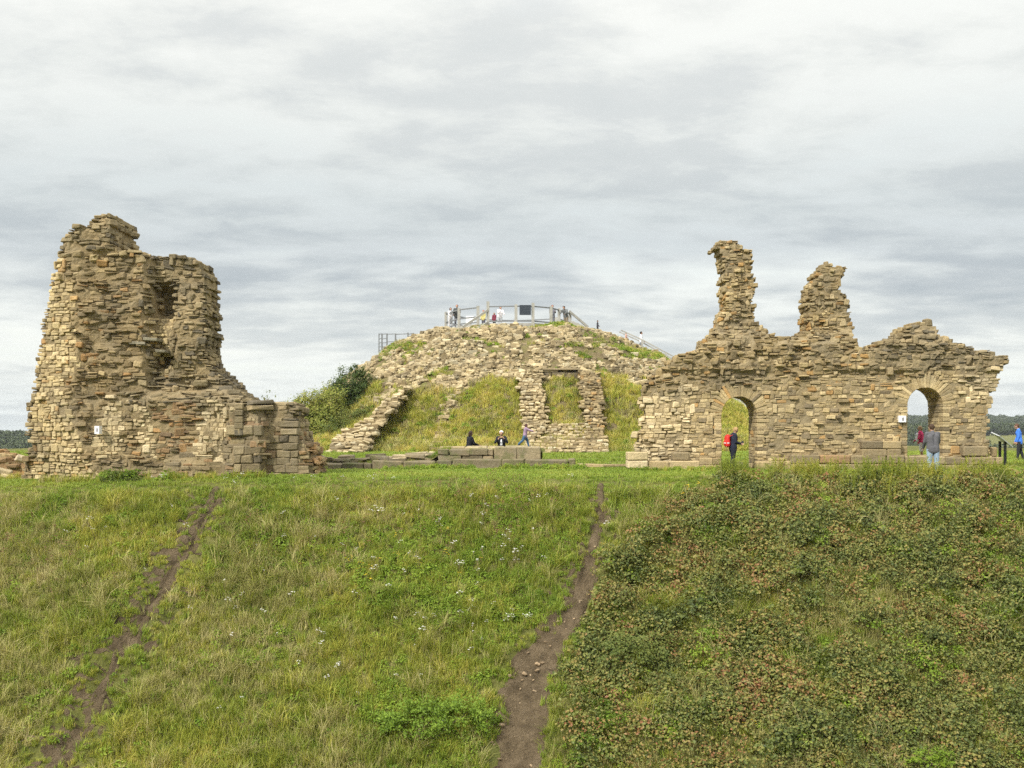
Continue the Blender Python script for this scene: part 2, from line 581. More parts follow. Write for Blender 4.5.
def sheet(gx, gy, zf):
    XX, YY = np.meshgrid(gx, gy)
    ZZ = zf(XX, YY)
    nx, ny = len(gx), len(gy)
    ii = np.arange(nx * ny).reshape(ny, nx)
    q = np.stack([ii[:-1, :-1], ii[:-1, 1:], ii[1:, 1:], ii[1:, :-1]], -1).reshape(-1, 4)
    return np.stack([XX, YY, ZZ], -1).reshape(-1, 3), q


m, t = material('grassy ground')
gp = t.n('ShaderNodeNewGeometry').outputs['Position']
gn_a, gn_b, gn_c = t.noise(gp, 0.4, 5, 0.65), t.noise(gp, 3.5, 5, 0.7), t.noise(gp, 22, 4, 0.7)
gc = t.ramp(t.math('ADD', t.math('MULTIPLY', gn_a, 0.5), t.math('MULTIPLY', gn_b, 0.5)), [(0.3, (0.070, 0.080, 0.024)), (0.5, (0.120, 0.125, 0.034)), (0.7, (0.18, 0.155, 0.06))])
gc = t.mix(1.0, gc, t.ramp(gn_c, [(0.3, (0.6,) * 3), (0.7, (1.3,) * 3)]), 'MULTIPLY')
M['ground'] = finish(m, t, gc, 0.95, gn_c, 0.8, 0.06, 0.1)

m, t = material('bare trodden soil')
gp = t.n('ShaderNodeNewGeometry').outputs['Position']
a_, b_ = t.noise(gp, 2.5, 6, 0.7), t.noise(gp, 26, 5, 0.75)
sc_ = t.ramp(a_, [(0.3, (0.085, 0.064, 0.038)), (0.5, (0.150, 0.113, 0.068)), (0.7, (0.225, 0.172, 0.108))])
sc_ = t.mix(1.0, sc_, t.ramp(b_, [(0.3, (0.65,) * 3), (0.7, (1.25,) * 3)]), 'MULTIPLY')
M['soil'] = finish(m, t, sc_, 0.95, t.math('ADD', t.math('MULTIPLY', b_, 0.5), t.noise(gp, 8, 5, 0.7)), 1.0, 0.16, 0.1)

g = Geo()
gx = coords([(-2380, -300, 200), (-300, -40, 12), (-40, -22, 1.0), (-22, 22, 0.13), (22, 40, 1.0), (40, 300, 12), (300, 2380, 200)])
gy = coords([(-300, -4, 16), (-4, 22, 0.8), (22, 24, 0.3), (24, 39, 0.12), (39, 70, 0.5), (70, 160, 5), (160, 400, 30), (400, 2380, 230)])
v, q = sheet(gx, gy, zt)
g.add(v, [q])
ground = g.build('ground', M['ground'], smooth=True)
tag(ground, kind='structure')


def path_sheet(pts, hws, label):
    P = np.array(pts)
    seg = np.r_[0, np.cumsum(np.hypot(*np.diff(P, axis=0).T))]
    s_ = np.arange(0, seg[-1], 0.08)
    cx, cy, hw = np.interp(s_, seg, P[:, 0]), np.interp(s_, seg, P[:, 1]), np.interp(s_, seg, hws)
    cx = cx + 0.22 * (fbm(s_ * 1.2, 0.7, seed=41, octv=3) - 0.5) * 2 * np.minimum(1, hw * 2.5)
    tx, ty = np.gradient(cx), np.gradient(cy)
    L = np.hypot(tx, ty)
    nx_, ny_ = -ty / L, tx / L
    K = np.linspace(-1, 1, 15)
    wl = hw * (0.55 + 0.9 * fbm(s_ * 1.7, 5.0, seed=43, octv=3))
    wr = hw * (0.55 + 0.9 * fbm(s_ * 1.7, 9.0, seed=47, octv=3))
    ww = np.where(K[None] < 0, wl[:, None], wr[:, None])
    X = cx[:, None] + nx_[:, None] * K[None] * ww
    Y = cy[:, None] + ny_[:, None] * K[None] * ww
    Z = zt(X, Y) + 0.10 * (1 - 0.9 * np.abs(K)[None] ** 3) + 0.07 * (fbm(X * 4, Y * 4, seed=51, octv=4) - 0.45)
    rut = (s_[:, None] * 0 + K[None] * ww) + 0.12 * (fbm(s_ * 1.5, 2.0, seed=55, octv=2)[:, None] - 0.5)
    Z = Z - 0.07 * sstep(0.25, 0.6, ww) * (np.exp(-((rut - 0.12) / 0.07) ** 2) + np.exp(-((rut + 0.2) / 0.06) ** 2)) * (0.4 + fbm(X * 1.1, Y * 1.1, seed=57, octv=2))
    Z = np.maximum(Z, zt(X, Y) + 0.006)
    Z[:, 0] -= 0.05
    Z[:, -1] -= 0.05
    nr, nc = X.shape
    ii = np.arange(nr * nc).reshape(nr, nc)
    q = np.stack([ii[:-1, :-1], ii[1:, :-1], ii[1:, 1:], ii[:-1, 1:]], -1).reshape(-1, 4)
    g = Geo()
    g.add(np.stack([X, Y, Z], -1).reshape(-1, 3), [q])
    o = g.build('dirt_path', M['soil'], smooth=True)
    tag(o, label, 'path', kind='structure')


path_sheet(LPT, LPH, 'narrow worn dirt path climbing the bank on the left')
g = Geo()
for x_, y_, a_, b_, t_ in PATCH:
    an = np.linspace(0, 2 * math.pi, 13)[:-1]
    rr_ = RNG.uniform(0.75, 1.25, 12)
    px_, py_ = np.r_[0, np.cos(an) * a_ * rr_], np.r_[0, np.sin(an) * b_ * rr_]
    X_, Y_ = x_ + px_ * math.cos(t_) - py_ * math.sin(t_), y_ + px_ * math.sin(t_) + py_ * math.cos(t_)
    Z_ = zt(X_, Y_) + np.r_[0.035, np.full(12, 0.012)]
    g.add(np.c_[X_, Y_, Z_], [np.array([(0, 1 + k, 1 + (k + 1) % 12) for k in range(12)])])
o = g.build('bare_earth', M['soil'], smooth=True)
tag(o, 'small bare earth patches trodden between turf steps beside the paths', 'earth', kind='structure')
path_sheet(RPT, RPH, 'wide eroded dirt path climbing the middle of the bank')


# ------------------------------------------------------------------ the motte
def motte_h(X, Y):
    X, Y = np.asarray(X, float), np.asarray(Y, float)
    dx, dy = X - MX, Y - MY
    r = np.hypot(dx, dy)
    rr_ = r * (1 + 0.055 * sstep(2, 8, dx) * sstep(14, 8, r) - 0.06 * sstep(-2, -7, dx) * sstep(5, 8, r) * sstep(17, 11, r))
    z = np.interp(rr_, PROF_R, PROF_Z)
    z = z - 0.22 * sstep(6.5, 4.5, r)
    z = z + 0.30 * sstep(45, 56, Y)
    amp = sstep(0, 6, r) * sstep(23, 18, r)
    z = z + amp * (0.9 * (fbm(X * 0.28, Y * 0.28, seed=83, octv=3) - 0.5) + 0.35 * (fbm(X * 1.1, Y * 1.1, seed=89, octv=3) - 0.5))
    # a stony ledge part way up the front, as in the photograph
    z = z + 0.30 * np.exp(-((r - 10.3) / 0.8) ** 2) * sstep(0, -6, dy) - 0.25 * np.exp(-((r - 8.9) / 0.7) ** 2) * sstep(0, -6, dy)
    return z


m, t = material('motte soil with stones')
gp = t.n('ShaderNodeNewGeometry').outputs['Position']
a_, b_ = t.noise(gp, 1.2, 6, 0.7), t.noise(gp, 12, 5, 0.75)
mc = t.ramp(a_, [(0.3, (0.150, 0.115, 0.060)), (0.5, (0.22, 0.175, 0.095)), (0.62, (0.18, 0.17, 0.06)), (0.75, (0.15, 0.165, 0.05))])
mc = t.mix(1.0, mc, t.ramp(b_, [(0.3, (0.5,) * 3), (0.7, (1.35,) * 3)]), 'MULTIPLY')
M['motte'] = finish(m, t, mc, 0.95, b_, 0.9, 0.15, 0.1)
g = Geo()
v, q = sheet(np.arange(MX - 26, MX + 26.1, 0.3), np.arange(MY - 26, MY + 26.1, 0.3), lambda X, Y: np.where(np.hypot(X - MX, Y - MY) < 23, motte_h(X, Y), z_smooth(X, Y) - 0.4))
g.add(v, [q])
motte = g.build('mound', M['motte'], smooth=True)
tag(motte, 'broad castle mound of rubble and rough grass', 'mound', kind='structure')


def grass_panel(X, Y):
    """1 where the motte front is grassed, 0 where it is bare rubble"""
    r = np.hypot(X - MX, Y - MY)
    wob = (fbm(X * 0.6, Y * 0.6, seed=97, octv=3) - 0.5) * 1.6
    ang = np.degrees(np.arctan2(X - MX, -(Y - MY)))          # 0 faces the camera, + to the right
    low = sstep(13.9, 14.6, r + wob + np.where(ang > 4, 0.5, -0.3) + np.where(ang < -33, -1.6, 0))
    patch = (fbm(X * 0.45, Y * 0.45, seed=101, octv=4) > 0.66) * 0.8
    ledge = ((np.abs(r - 9.3 + wob * 0.4) < 0.7) & (np.abs(ang + 22) < 10)) * 0.9
    right = ((np.abs(r - 10.0 + wob * 0.5) < 1.2) & (ang > 35) & (ang < 80)) * 0.9
    strip = sstep(2.2, 1.0, np.abs(ang + 17.6)) * sstep(18.0, 17.0, r)
    return np.clip(low + patch + ledge + right, 0, 1) * (1 - 0.7 * strip)


def tints(kind, n):
    P = {
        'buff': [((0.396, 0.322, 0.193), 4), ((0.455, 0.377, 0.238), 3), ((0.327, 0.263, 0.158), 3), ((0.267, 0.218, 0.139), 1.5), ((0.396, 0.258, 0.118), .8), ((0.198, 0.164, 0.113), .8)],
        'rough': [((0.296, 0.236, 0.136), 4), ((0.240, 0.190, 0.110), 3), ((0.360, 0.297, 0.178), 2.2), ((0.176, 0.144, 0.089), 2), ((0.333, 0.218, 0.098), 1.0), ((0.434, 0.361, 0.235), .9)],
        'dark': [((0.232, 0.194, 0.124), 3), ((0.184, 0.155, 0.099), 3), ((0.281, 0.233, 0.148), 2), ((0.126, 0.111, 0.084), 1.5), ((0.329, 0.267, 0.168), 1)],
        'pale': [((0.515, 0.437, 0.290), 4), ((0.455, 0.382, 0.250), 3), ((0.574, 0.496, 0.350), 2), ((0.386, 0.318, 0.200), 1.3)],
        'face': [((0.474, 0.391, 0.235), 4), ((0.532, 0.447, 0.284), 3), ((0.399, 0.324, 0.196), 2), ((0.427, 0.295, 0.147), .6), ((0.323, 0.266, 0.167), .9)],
        'rust': [((0.309, 0.196, 0.097), 3), ((0.252, 0.172, 0.097), 3), ((0.337, 0.259, 0.145), 2), ((0.168, 0.125, 0.083), 1)],
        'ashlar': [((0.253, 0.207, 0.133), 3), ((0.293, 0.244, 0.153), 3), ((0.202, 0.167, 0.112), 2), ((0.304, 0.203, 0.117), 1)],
        'block': [((0.22, 0.185, 0.12), 3), ((0.19, 0.16, 0.105), 2), ((0.25, 0.21, 0.14), 2), ((0.215, 0.155, 0.095), 1), ((0.12, 0.105, 0.08), 0.7)],
        'worn': [((0.255, 0.20, 0.118), 4), ((0.20, 0.16, 0.095), 3), ((0.33, 0.265, 0.16), 2), ((0.155, 0.125, 0.08), 2), ((0.30, 0.19, 0.09), 1)],
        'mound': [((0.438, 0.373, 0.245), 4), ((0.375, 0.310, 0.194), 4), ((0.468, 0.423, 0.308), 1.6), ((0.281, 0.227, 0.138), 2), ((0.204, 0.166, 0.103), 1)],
        'kerb': [((0.218, 0.182, 0.116), 3), ((0.267, 0.221, 0.141), 2), ((0.178, 0.152, 0.097), 2), ((0.337, 0.275, 0.175), 1)],
    }[kind]
    p = np.array([w_ for _, w_ in P])
    k = RNG.choice(len(P), n, p=p / p.sum())
    return np.array([c for c, _ in P])[k] * RNG.uniform(0.9, 1.1, (n, 1))


# ------------------------------------------------------------------ masonry
def masonry(geo, poly, Y0, thick, front=None, region=None, hole=None, ch=(0.13, 0.22), sw=(0.22, 0.55), core=True, core_tint=(0.30, 0.245, 0.15), back=True, seed=0, cell=0.11):
    """A stone wall standing in the X-Z outline 'poly' with its face near Y0: real stones laid in courses on the face,
    the back, the ragged ends and the broken top, round a mortar core. region(X,Z) -> (roughness 0..1, palette index array, size factor)"""
    poly = np.asarray(poly, float)
    front = front or (lambda X, Z: np.zeros_like(X))
    x0, z0 = poly.min(0)
    x1, z1 = poly.max(0)

    def inside(X, Z):
        X, Z = np.asarray(X, float), np.asarray(Z, float)
        o = inpoly(X, Z, poly)
        if hole is not None:
            o &= ~hole(X, Z)
        return o
    C, S, E, T, J = [], [], [], [], []
    fill_c, fill_s, fill_e, fill_t = [], [], [], []
    z = z0
    while z < z1:
        h = RNG.uniform(*ch)
        x = x0 - RNG.uniform(0, 0.3)
        xs, ws = [], []
        while x < x1:
            zc0 = z + h / 2
            sf = 1.0
            if region is not None:
                sf = float(region(np.array([x]), np.array([zc0]))[2][0])
            wd = RNG.uniform(*sw) * sf
            xs.append(x + wd / 2)
            ws.append(wd)
            x += wd
        xs, ws = np.array(xs), np.array(ws)
        n = len(xs)
        wav = 0.05 * (fbm(xs * 0.8, z * 0.7, seed=seed + 5, octv=2) - 0.5) * 2
        zc = np.full(n, z + h / 2) + wav
        if region is not None:
            rough, pal, _ = region(xs, zc)
        else:
            rough, pal = np.full(n, 0.5), np.array(['rough'] * n)
        ins = inside(xs + RNG.uniform(-0.04, 0.04, n), zc)
        if hole is not None:      # trim stones that run into a dressed opening
            for sgn in (-1, 1):
                e = xs + sgn * ws * 0.5
                bad = ins & hole(e, zc)
                if bad.any():
                    for i in np.where(bad)[0]:
                        tt = np.linspace(0, 1, 12)
                        xx = xs[i] + sgn * ws[i] * 0.5 * tt
                        ok = tt[~hole(xx, np.full(12, zc[i]))].max(initial=0.0)
                        lo, hi = xs[i] - ws[i] / 2, xs[i] + ws[i] / 2
                        if sgn > 0:
                            hi = xs[i] + ws[i] * 0.5 * ok
                        else:
                            lo = xs[i] - ws[i] * 0.5 * ok
                        xs[i], ws[i] = (lo + hi) / 2, max(hi - lo, 0.06)
        for i in np.where(ins)[0]:
            for sgn in (-1, 1):
                e = xs[i] + sgn * ws[i] * 0.5
                if not inpoly(np.array([e]), np.array([zc[i]]), poly)[0]:
                    tt = np.linspace(0, 1, 10)
                    ok = tt[inpoly(xs[i] + sgn * ws[i] * 0.5 * tt, np.full(10, zc[i]), poly)].max(initial=0.0)
                    over = max(0.0, RNG.normal(0.015, 0.055)) * (0.4 + rough[i])
                    lo, hi = xs[i] - ws[i] / 2, xs[i] + ws[i] / 2
                    if sgn > 0:
                        hi = xs[i] + ws[i] * 0.5 * ok + over
                    else:
                        lo = xs[i] - ws[i] * 0.5 * ok - over
                    xs[i], ws[i] = (lo + hi) / 2, max(hi - lo, 0.07)
        nl, nr_, nt = ~inside(xs - ws * 0.75, zc), ~inside(xs + ws * 0.75, zc), ~inside(xs, zc + h)
        edge = ins & (nl | nr_ | nt)
        for i in np.where(ins)[0]:
            r = rough[i]
            yf = Y0 + float(front(np.array([xs[i]]), np.array([zc[i]]))[0])
            if r > 0.3 and RNG.random() < 0.15 * r and not edge[i]:
                continue
            pieces = [(zc[i], h)]
            u = RNG.random()
            if u < 0.40 * r:
                k = RNG.uniform(0.35, 0.65)
                pieces = [(zc[i] - h / 2 + h * k / 2, h * k), (zc[i] + h / 2 - h * (1 - k) / 2, h * (1 - k))]
            elif u < 0.40 * r + 0.16:
                pieces = [(zc[i] + h * 0.3, h * RNG.uniform(1.4, 2.0))]
            for (pz, ph) in pieces:
                prot = RNG.normal(0, 0.008 + 0.055 * r)
                if RNG.random() < 0.07 * r:
                    prot += RNG.uniform(0.04, 0.16)
                dep = RNG.uniform(0.34, 0.5)
                gap = 0.011 + 0.020 * r
                C.append((xs[i], yf - prot + dep / 2, pz))
                S.append((max(ws[i] - gap, 0.05) * RNG.uniform(0.92, 1.02 + 0.1 * r) * (1 + 0.12 * min(1, abs(float(front(np.array([xs[i] + 0.15]), np.array([zc[i]]))[0] - front(np.array([xs[i] - 0.15]), np.array([zc[i]]))[0])) / 0.3)), dep, max(ph - gap, 0.03)))
                e_ = RNG.normal(0, 1, 3) * (0.006 + 0.11 * r)
                gx_ = float(front(np.array([xs[i] + 0.15]), np.array([zc[i]]))[0] - front(np.array([xs[i] - 0.15]), np.array([zc[i]]))[0]) / 0.3
                e_[2] += max(-0.75, min(0.75, math.atan(gx_)))
                E.append(e_)
                T.append(tints(pal[i], 1)[0])
                J.append(0.03 + 0.17 * r)
            yb = Y0 + thick
            if back:
                C.append((xs[i], yb - 0.18, zc[i])); S.append((ws[i], 0.36, h)); E.append(RNG.normal(0, 1, 3) * 0.03)
                T.append(tints(pal[i], 1)[0]); J.append(0.08)
            if edge[i]:
                y = yf + 0.42
                while y < yb - 0.3:
                    d = RNG.uniform(0.3, 0.55)
                    wj = ws[i] * RNG.uniform(0.75, 1.12)
                    C.append((xs[i] + RNG.normal(0, 0.03), y + d / 2, zc[i] + RNG.normal(0, 0.02)))
                    S.append((wj, d, h * RNG.uniform(0.85, 1.1)))
                    E.append(RNG.normal(0, 1, 3) * (0.02 + 0.07 * r))
                    T.append(tints(pal[i], 1)[0]); J.append(0.04 + 0.1 * r)
                    y += d
        z += h
    stones(geo, C, S, E, T, np.array(J), 0.10 + 0.5 * np.array(J))
    if core:
        cx = np.arange(x0, x1 + cell, cell)
        cz = np.arange(z0, z1 + cell, cell)
        XX, ZZ = np.meshgrid(cx + cell / 2, cz + cell / 2)
        mk = inside(XX, ZZ)
        er = mk.copy()
        er[1:] &= mk[:-1]; er[:-1] &= mk[1:]; er[:, 1:] &= mk[:, :-1]; er[:, :-1] &= mk[:, 1:]
        er[0] = mk[0] & er[0]
        rough = region(XX.ravel(), ZZ.ravel())[0].reshape(XX.shape) if region is not None else np.full(XX.shape, 0.5)
        VX, VZ = np.meshgrid(np.r_[cx, cx[-1] + cell], np.r_[cz, cz[-1] + cell])
        rv = region(VX.ravel(), VZ.ravel())[0].reshape(VX.shape) if region is not None else np.full(VX.shape, 0.5)
        fy = Y0 + front(VX.ravel(), VZ.ravel()).reshape(VX.shape) + 0.004 + 0.045 * rv + (0.016 + 0.17 * rv) * (fbm(VX * 4.5, VZ * 5.5, seed=seed, octv=3) - 0.45)
        by = np.maximum(np.full(VX.shape, Y0 + thick - 0.15), fy + 0.1)
        ny, nx = VX.shape
        vf = np.stack([VX, fy, VZ], -1).reshape(-1, 3)
        vb = np.stack([VX, by, VZ], -1).reshape(-1, 3)
        ii = np.arange(ny * nx).reshape(ny, nx)
        nb = ny * nx
        fr, sd = [], []
        jj, kk = np.where(er)
        pad = np.pad(er, 1)
        for j, k in zip(jj, kk):
            a, b, c, d = ii[j, k], ii[j, k + 1], ii[j + 1, k + 1], ii[j + 1, k]
            fr.append((a, b, c, d)); fr.append((nb + b, nb + a, nb + d, nb + c))
            if not pad[j + 1, k]:
                sd.append((a, d, nb + d, nb + a))
            if not pad[j + 1, k + 2]:
                sd.append((b, nb + b, nb + c, c))
            if not pad[j + 2, k + 1]:
                sd.append((d, c, nb + c, nb + d))
            if not pad[j, k + 1]:
                sd.append((a, nb + a, nb + b, b))
        if fr:
            geo.add(np.r_[vf, vb], [np.array(fr), np.array(sd)], np.array(core_tint))


def pxpoly(pts, Y):
    return [W(a, b, Y) for a, b in pts]


def regions(spec, Y, default, jitter=0.25, seed=0):
    """spec: list of (pixel polygon, roughness, palette, size); later ones win"""
    polys = [(np.array(pxpoly(p, Y)), r, pal, sf) for p, r, pal, sf in spec]

    def f(X, Z):
        X, Z = np.asarray(X, float), np.asarray(Z, float)
        jx = (fbm(X * 1.3, Z * 1.3, seed=seed + 1, octv=3) - 0.5) * 2 * jitter * 1.6
        jz = (fbm(X * 1.3, Z * 1.3, seed=seed + 2, octv=3) - 0.5) * 2 * jitter * 1.6
        r = np.full(X.shape, default[0]); pal = np.full(X.shape, default[1], dtype=object); sf = np.full(X.shape, default[2])
        for p, rr, pp, ss in polys:
            k = inpoly(X + jx, Z + jz, p)
            r = np.where(k, rr, r); pal[k] = pp; sf = np.where(k, ss, sf)
        return r, pal, sf
    return f


# ---- the ruined wall with two arches, right
YW = 43.0
TW = 1.6
wall_px = [(637, 472), (639, 440), (645, 415), (642, 398), (648, 381), (660, 371), (668, 362), (680, 355), (698, 350), (704, 340), (715, 332), (720, 318), (727, 305), (725, 290), (726, 275),
           (724, 262), (720, 252), (716, 243), (725, 238), (742, 241), (745, 247), (756, 250), (753, 262), (756, 275), (759, 284), (754, 300), (757, 315), (761, 326), (768, 332), (782, 336), (800, 335),
           (813, 327), (808, 322), (810, 303), (812, 290), (815, 280), (822, 268), (829, 262), (848, 267), (846, 275), (841, 285), (849, 297), (853, 315), (857, 335), (859, 346), (868, 350), (880, 343),
           (900, 336), (910, 325), (927, 321), (940, 324), (941, 334), (960, 342), (975, 347), (990, 352), (1006, 356), (1008, 362), (999, 376), (1001, 385), (992, 392), (994, 402), (988, 411), (990, 440), (991, 472)]
ARCHES = [(722, 757, 413, 472), (908, 943, 404, 457)]
arch_w = []
for xa, xb, ys, yb in ARCHES:
    X0, ZS = W(xa, ys, YW)
    X1, ZB = W(xb, yb, YW)
    arch_w.append((X0, X1, ZS, ZB))
RING = 0.72
RISE = 0.92


def arch_hole(X, Z, grow=0.0, jamb=0.0):
    o = np.zeros(np.shape(X), bool)
    for X0, X1, ZS, ZB in arch_w:
        cx, hw = (X0 + X1) / 2, (X1 - X0) / 2
        o |= (np.abs(X - cx) < hw + jamb) & (Z <= ZS) & (Z > ZB)
        o |= (np.hypot((X - cx) / (hw + grow), (Z - ZS) / (hw * RISE + grow)) < 1) & (Z > ZS)
    return o


reg_wall = regions([
    ([(640, 400), (700, 385), (700, 480), (630, 480)], 0.55, 'pale', 0.9),
    ([(647, 405), (668, 405), (668, 440), (645, 440)], 0.12, 'pale', 1.1),
    ([(690, 392), (795, 384), (800, 480), (700, 480)], 0.24, 'buff', 0.9),
    ([(757, 425), (800, 420), (880, 430), (880, 480), (775, 480)], 0.38, 'buff', 1.1),
    ([(800, 378), (890, 372), (905, 480), (800, 440)], 0.32, 'buff', 1.05),
    ([(885, 385), (960, 370), (992, 400), (992, 480), (890, 480)], 0.30, 'buff', 0.95),
    ([(640, 345), (700, 350), (1010, 350), (1010, 372), (880, 368), (800, 374), (700, 384), (640, 398)], 0.65, 'rough', 0.9),
    ([(700, 230), (765, 230), (775, 340), (690, 350)], 0.55, 'rough', 0.7),
    ([(720, 240), (745, 240), (742, 330), (715, 340)], 0.5, 'buff', 0.7),
    ([(795, 255), (870, 255), (865, 345), (800, 345)], 0.55, 'rough', 0.75),
    ([(865, 345), (905, 330), (945, 320), (1010, 352), (1005, 368), (870, 366)], 0.6, 'dark', 0.85),
    ([(965, 372), (1005, 365), (1000, 400), (965, 405)], 0.5, 'pale', 1.0)], YW, (0.6, 'rough', 1.0), 0.3, 100)


def front_wall(X, Z):
    l0 = W(668, 0, YW)[0]
    zt_ = W(0, 338, YW)[1]
    f = 0.55 * splus(l0 - X, 0.15)
    f = f + 0.22 * sstep(zt_ - 0.2, zt_ + 0.5, Z)                                   # the stumps stand back from the face
    f = f - 0.14 * sstep(W(0, 372, YW)[1] - .1, W(0, 372, YW)[1] + 0.15, Z) * (1 - sstep(zt_ - 0.3, zt_, Z)) * (vnoise(X * 0.9, Z * 0.6, seed=4) > 0.35)
    return f + 0.22 * (fbm(X * 0.7, Z * 0.9, seed=7, octv=3) - 0.5) * sstep(W(0, 395, YW)[1], W(0, 365, YW)[1], Z)


ruin = empty('ruined_wall', (W(815, 470, YW)[0], YW + 0.8, 0), 0, 'long ruined sandstone wall with two round arches and two tall jagged stumps', 'ruined wall')


def child(geo, name, mat, root, smooth=False):
    o = geo.build(name, mat, root, smooth)
    o.matrix_parent_inverse = Matrix.LocRotScale(root.location, root.rotation_euler, None).inverted()
    return o


g = Geo()
masonry(g, pxpoly(wall_px, YW), YW, TW, front_wall, reg_wall, lambda X, Z: arch_hole(X, Z, 0.42, 0.22), ch=(0.085, 0.19), sw=(0.14, 0.44), seed=200, core_tint=(0.29, 0.24, 0.155))
child(g, 'masonry', M['stone'], ruin)
for X0, X1, ZS, ZB in arch_w:
    g = Geo()
    cx, hw = (X0 + X1) / 2, (X1 - X0) / 2
    nv = 23
    C, S, E = [], [], []
    for k in range(nv):
        an = math.pi * (k + 0.5) / nv
        rin = hw * (abs(math.cos(an)) + RISE * abs(math.sin(an))) / (abs(math.cos(an)) + abs(math.sin(an)))
        L = RING * RNG.uniform(0.62, 1.0)
        y = YW + RNG.uniform(-0.005, 0.035)
        while y < YW + TW - 0.05:
            d = min(RNG.uniform(0.38, 0.6), YW + TW - y)
            rc = rin + L / 2 + RNG.uniform(-0.004, 0.012)
            C.append((cx + math.cos(an) * rc, y + d / 2, ZS + math.sin(an) * rc))
            S.append((L, d - 0.01, (rin + L * 0.42) * math.pi / nv - 0.012))
            E.append((RNG.normal(0, 0.01), -an + RNG.normal(0, 0.015), 0))
            y += d
    stones(g, C, S, E, tints('buff', len(C)), 0.03, 0.12)
    z = ZB
    while z < ZS + 0.02:
        h = min(RNG.uniform(0.10, 0.18), max(ZS - z, 0.08))
        for sg in (-1, 1):
            y = YW + RNG.uniform(-0.01, 0.03)
            while y < YW + TW - 0.05:
                d = min(RNG.uniform(0.35, 0.62), YW + TW - y)
                wd = RNG.uniform(0.22, 0.5)
                xe = cx + sg * (hw + wd / 2 + RNG.uniform(-0.004, 0.01))
                stones(g, [(xe, y + d / 2, z + h / 2)], [(wd - 0.012, d - 0.012, h - 0.012)], [(0, RNG.normal(0, 0.008), 0)], tints('buff', 1), 0.025, 0.12)
                y += d
        z += h
    # mortar behind the joints
    for sg in (-1, 1):
        box(g, cx + sg * (hw + 0.03) if sg > 0 else cx - hw - 0.3, cx + hw + 0.3 if sg > 0 else cx - hw - 0.03, YW + 0.04, YW + TW - 0.04, ZB, ZS, (0.36, 0.30, 0.19))
    seg = 24
    vs, qs = [], []
    for k in range(seg + 1):
        an = math.pi * k / seg
        ca, sa = math.cos(an), math.sin(an)
        ri = hw * (abs(ca) + RISE * abs(sa)) / (abs(ca) + abs(sa)) + 0.03
        for rr, yy in ((ri, YW + 0.04), (ri + 0.42, YW + 0.04), (ri + 0.42, YW + TW - 0.04), (ri, YW + TW - 0.04)):
            vs.append((cx + ca * rr, yy, ZS + sa * rr))
    for k in range(seg):
        for j in range(4):
            qs.append((k * 4 + j, k * 4 + (j + 1) % 4, k * 4 + 4 + (j + 1) % 4, k * 4 + 4 + j))
    g.add(np.array(vs), [np.array(qs)], (0.36, 0.30, 0.19))
    child(g, 'arch', M['stone'], ruin)

# plinth courses and projecting footings of the wall
def ashlar(g, xa, xb, ya, yb, Y, dep, pal='buff', courses=1, wmin=0.5, wmax=1.2, jit=0.025):
    X0, ZT = W(xa, ya, Y)
    X1, ZB = W(xb, yb, Y)
    hh = (ZT - ZB) / courses
    for c in range(courses):
        x = X0
        while x < X1 - 0.05:
            wd = min(RNG.uniform(wmin, wmax), X1 - x)
            if X1 - x - wd < 0.2:
                wd = X1 - x
            stones(g, [(x + wd / 2, Y + dep / 2 + RNG.uniform(-0.02, 0.02), ZB + hh * (c + 0.5))], [(wd - 0.009, dep + RNG.uniform(-0.03, 0.03), hh - 0.008)], [RNG.normal(0, 0.010, 3)], tints(pal, 1), jit, 0.12)
            x += wd


g = Geo()
ashlar(g, 700, 722, 458, 472, YW - 0.25, 0.6, 'buff', 2, 0.35, 0.7)
ashlar(g, 757, 800, 461, 472, YW - 0.25, 0.6, 'buff', 1)
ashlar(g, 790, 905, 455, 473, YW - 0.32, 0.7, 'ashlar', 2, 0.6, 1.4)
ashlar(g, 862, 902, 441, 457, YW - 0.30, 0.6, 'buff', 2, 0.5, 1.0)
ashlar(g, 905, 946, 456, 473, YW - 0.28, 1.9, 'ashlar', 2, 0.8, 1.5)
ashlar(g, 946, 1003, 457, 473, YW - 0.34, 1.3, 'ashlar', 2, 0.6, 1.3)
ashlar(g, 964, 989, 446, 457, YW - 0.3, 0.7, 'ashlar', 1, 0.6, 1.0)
ashlar(g, 990, 998, 447, 457, YW + 0.3, 0.9, 'rust', 1)
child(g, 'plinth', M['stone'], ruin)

foot = empty('stone_footing', (W(665, 465, 42)[0], 42, 0), 0, 'low broken footing of squared blocks at the left end of the arched wall', 'footing')
g = Geo()
ashlar(g, 628, 648, 452, 469, 41.8, 0.9, 'pale', 2, 0.4, 0.8)
ashlar(g, 648, 700, 461, 470, 41.9, 0.6, 'buff', 1, 0.6, 1.2)
ashlar(g, 673, 690, 452, 461, 42.1, 0.7, 'ashlar', 1)
child(g, 'block_course', M['stone'], foot)

# ---- the tall tower ruin, left
YT = 38.0
tow_px = [(21, 486), (24, 468), (26, 455), (31, 438), (28, 427), (32, 398), (38, 360), (45, 320), (53, 282), (60, 256), (60, 241), (67, 233), (72, 227), (88, 223), (90, 216), (102, 213), (112, 216), (131, 216),
          (133, 222), (132, 236), (136, 249), (150, 254), (165, 252), (190, 258), (213, 262), (213, 268), (219, 280), (216, 300), (219, 320), (217, 350), (221, 368), (230, 374), (238, 382), (247, 388), (255, 397),
          (262, 404), (275, 402), (297, 400), (301, 410), (303, 425), (308, 440), (316, 448), (318, 462), (321, 478), (200, 482), (100, 487)]
ridge_y = [213, 245, 300, 345, 390, 430, 465, 487]
ridge_x = [72, 66, 72, 77, 71, 73, 90, 102]


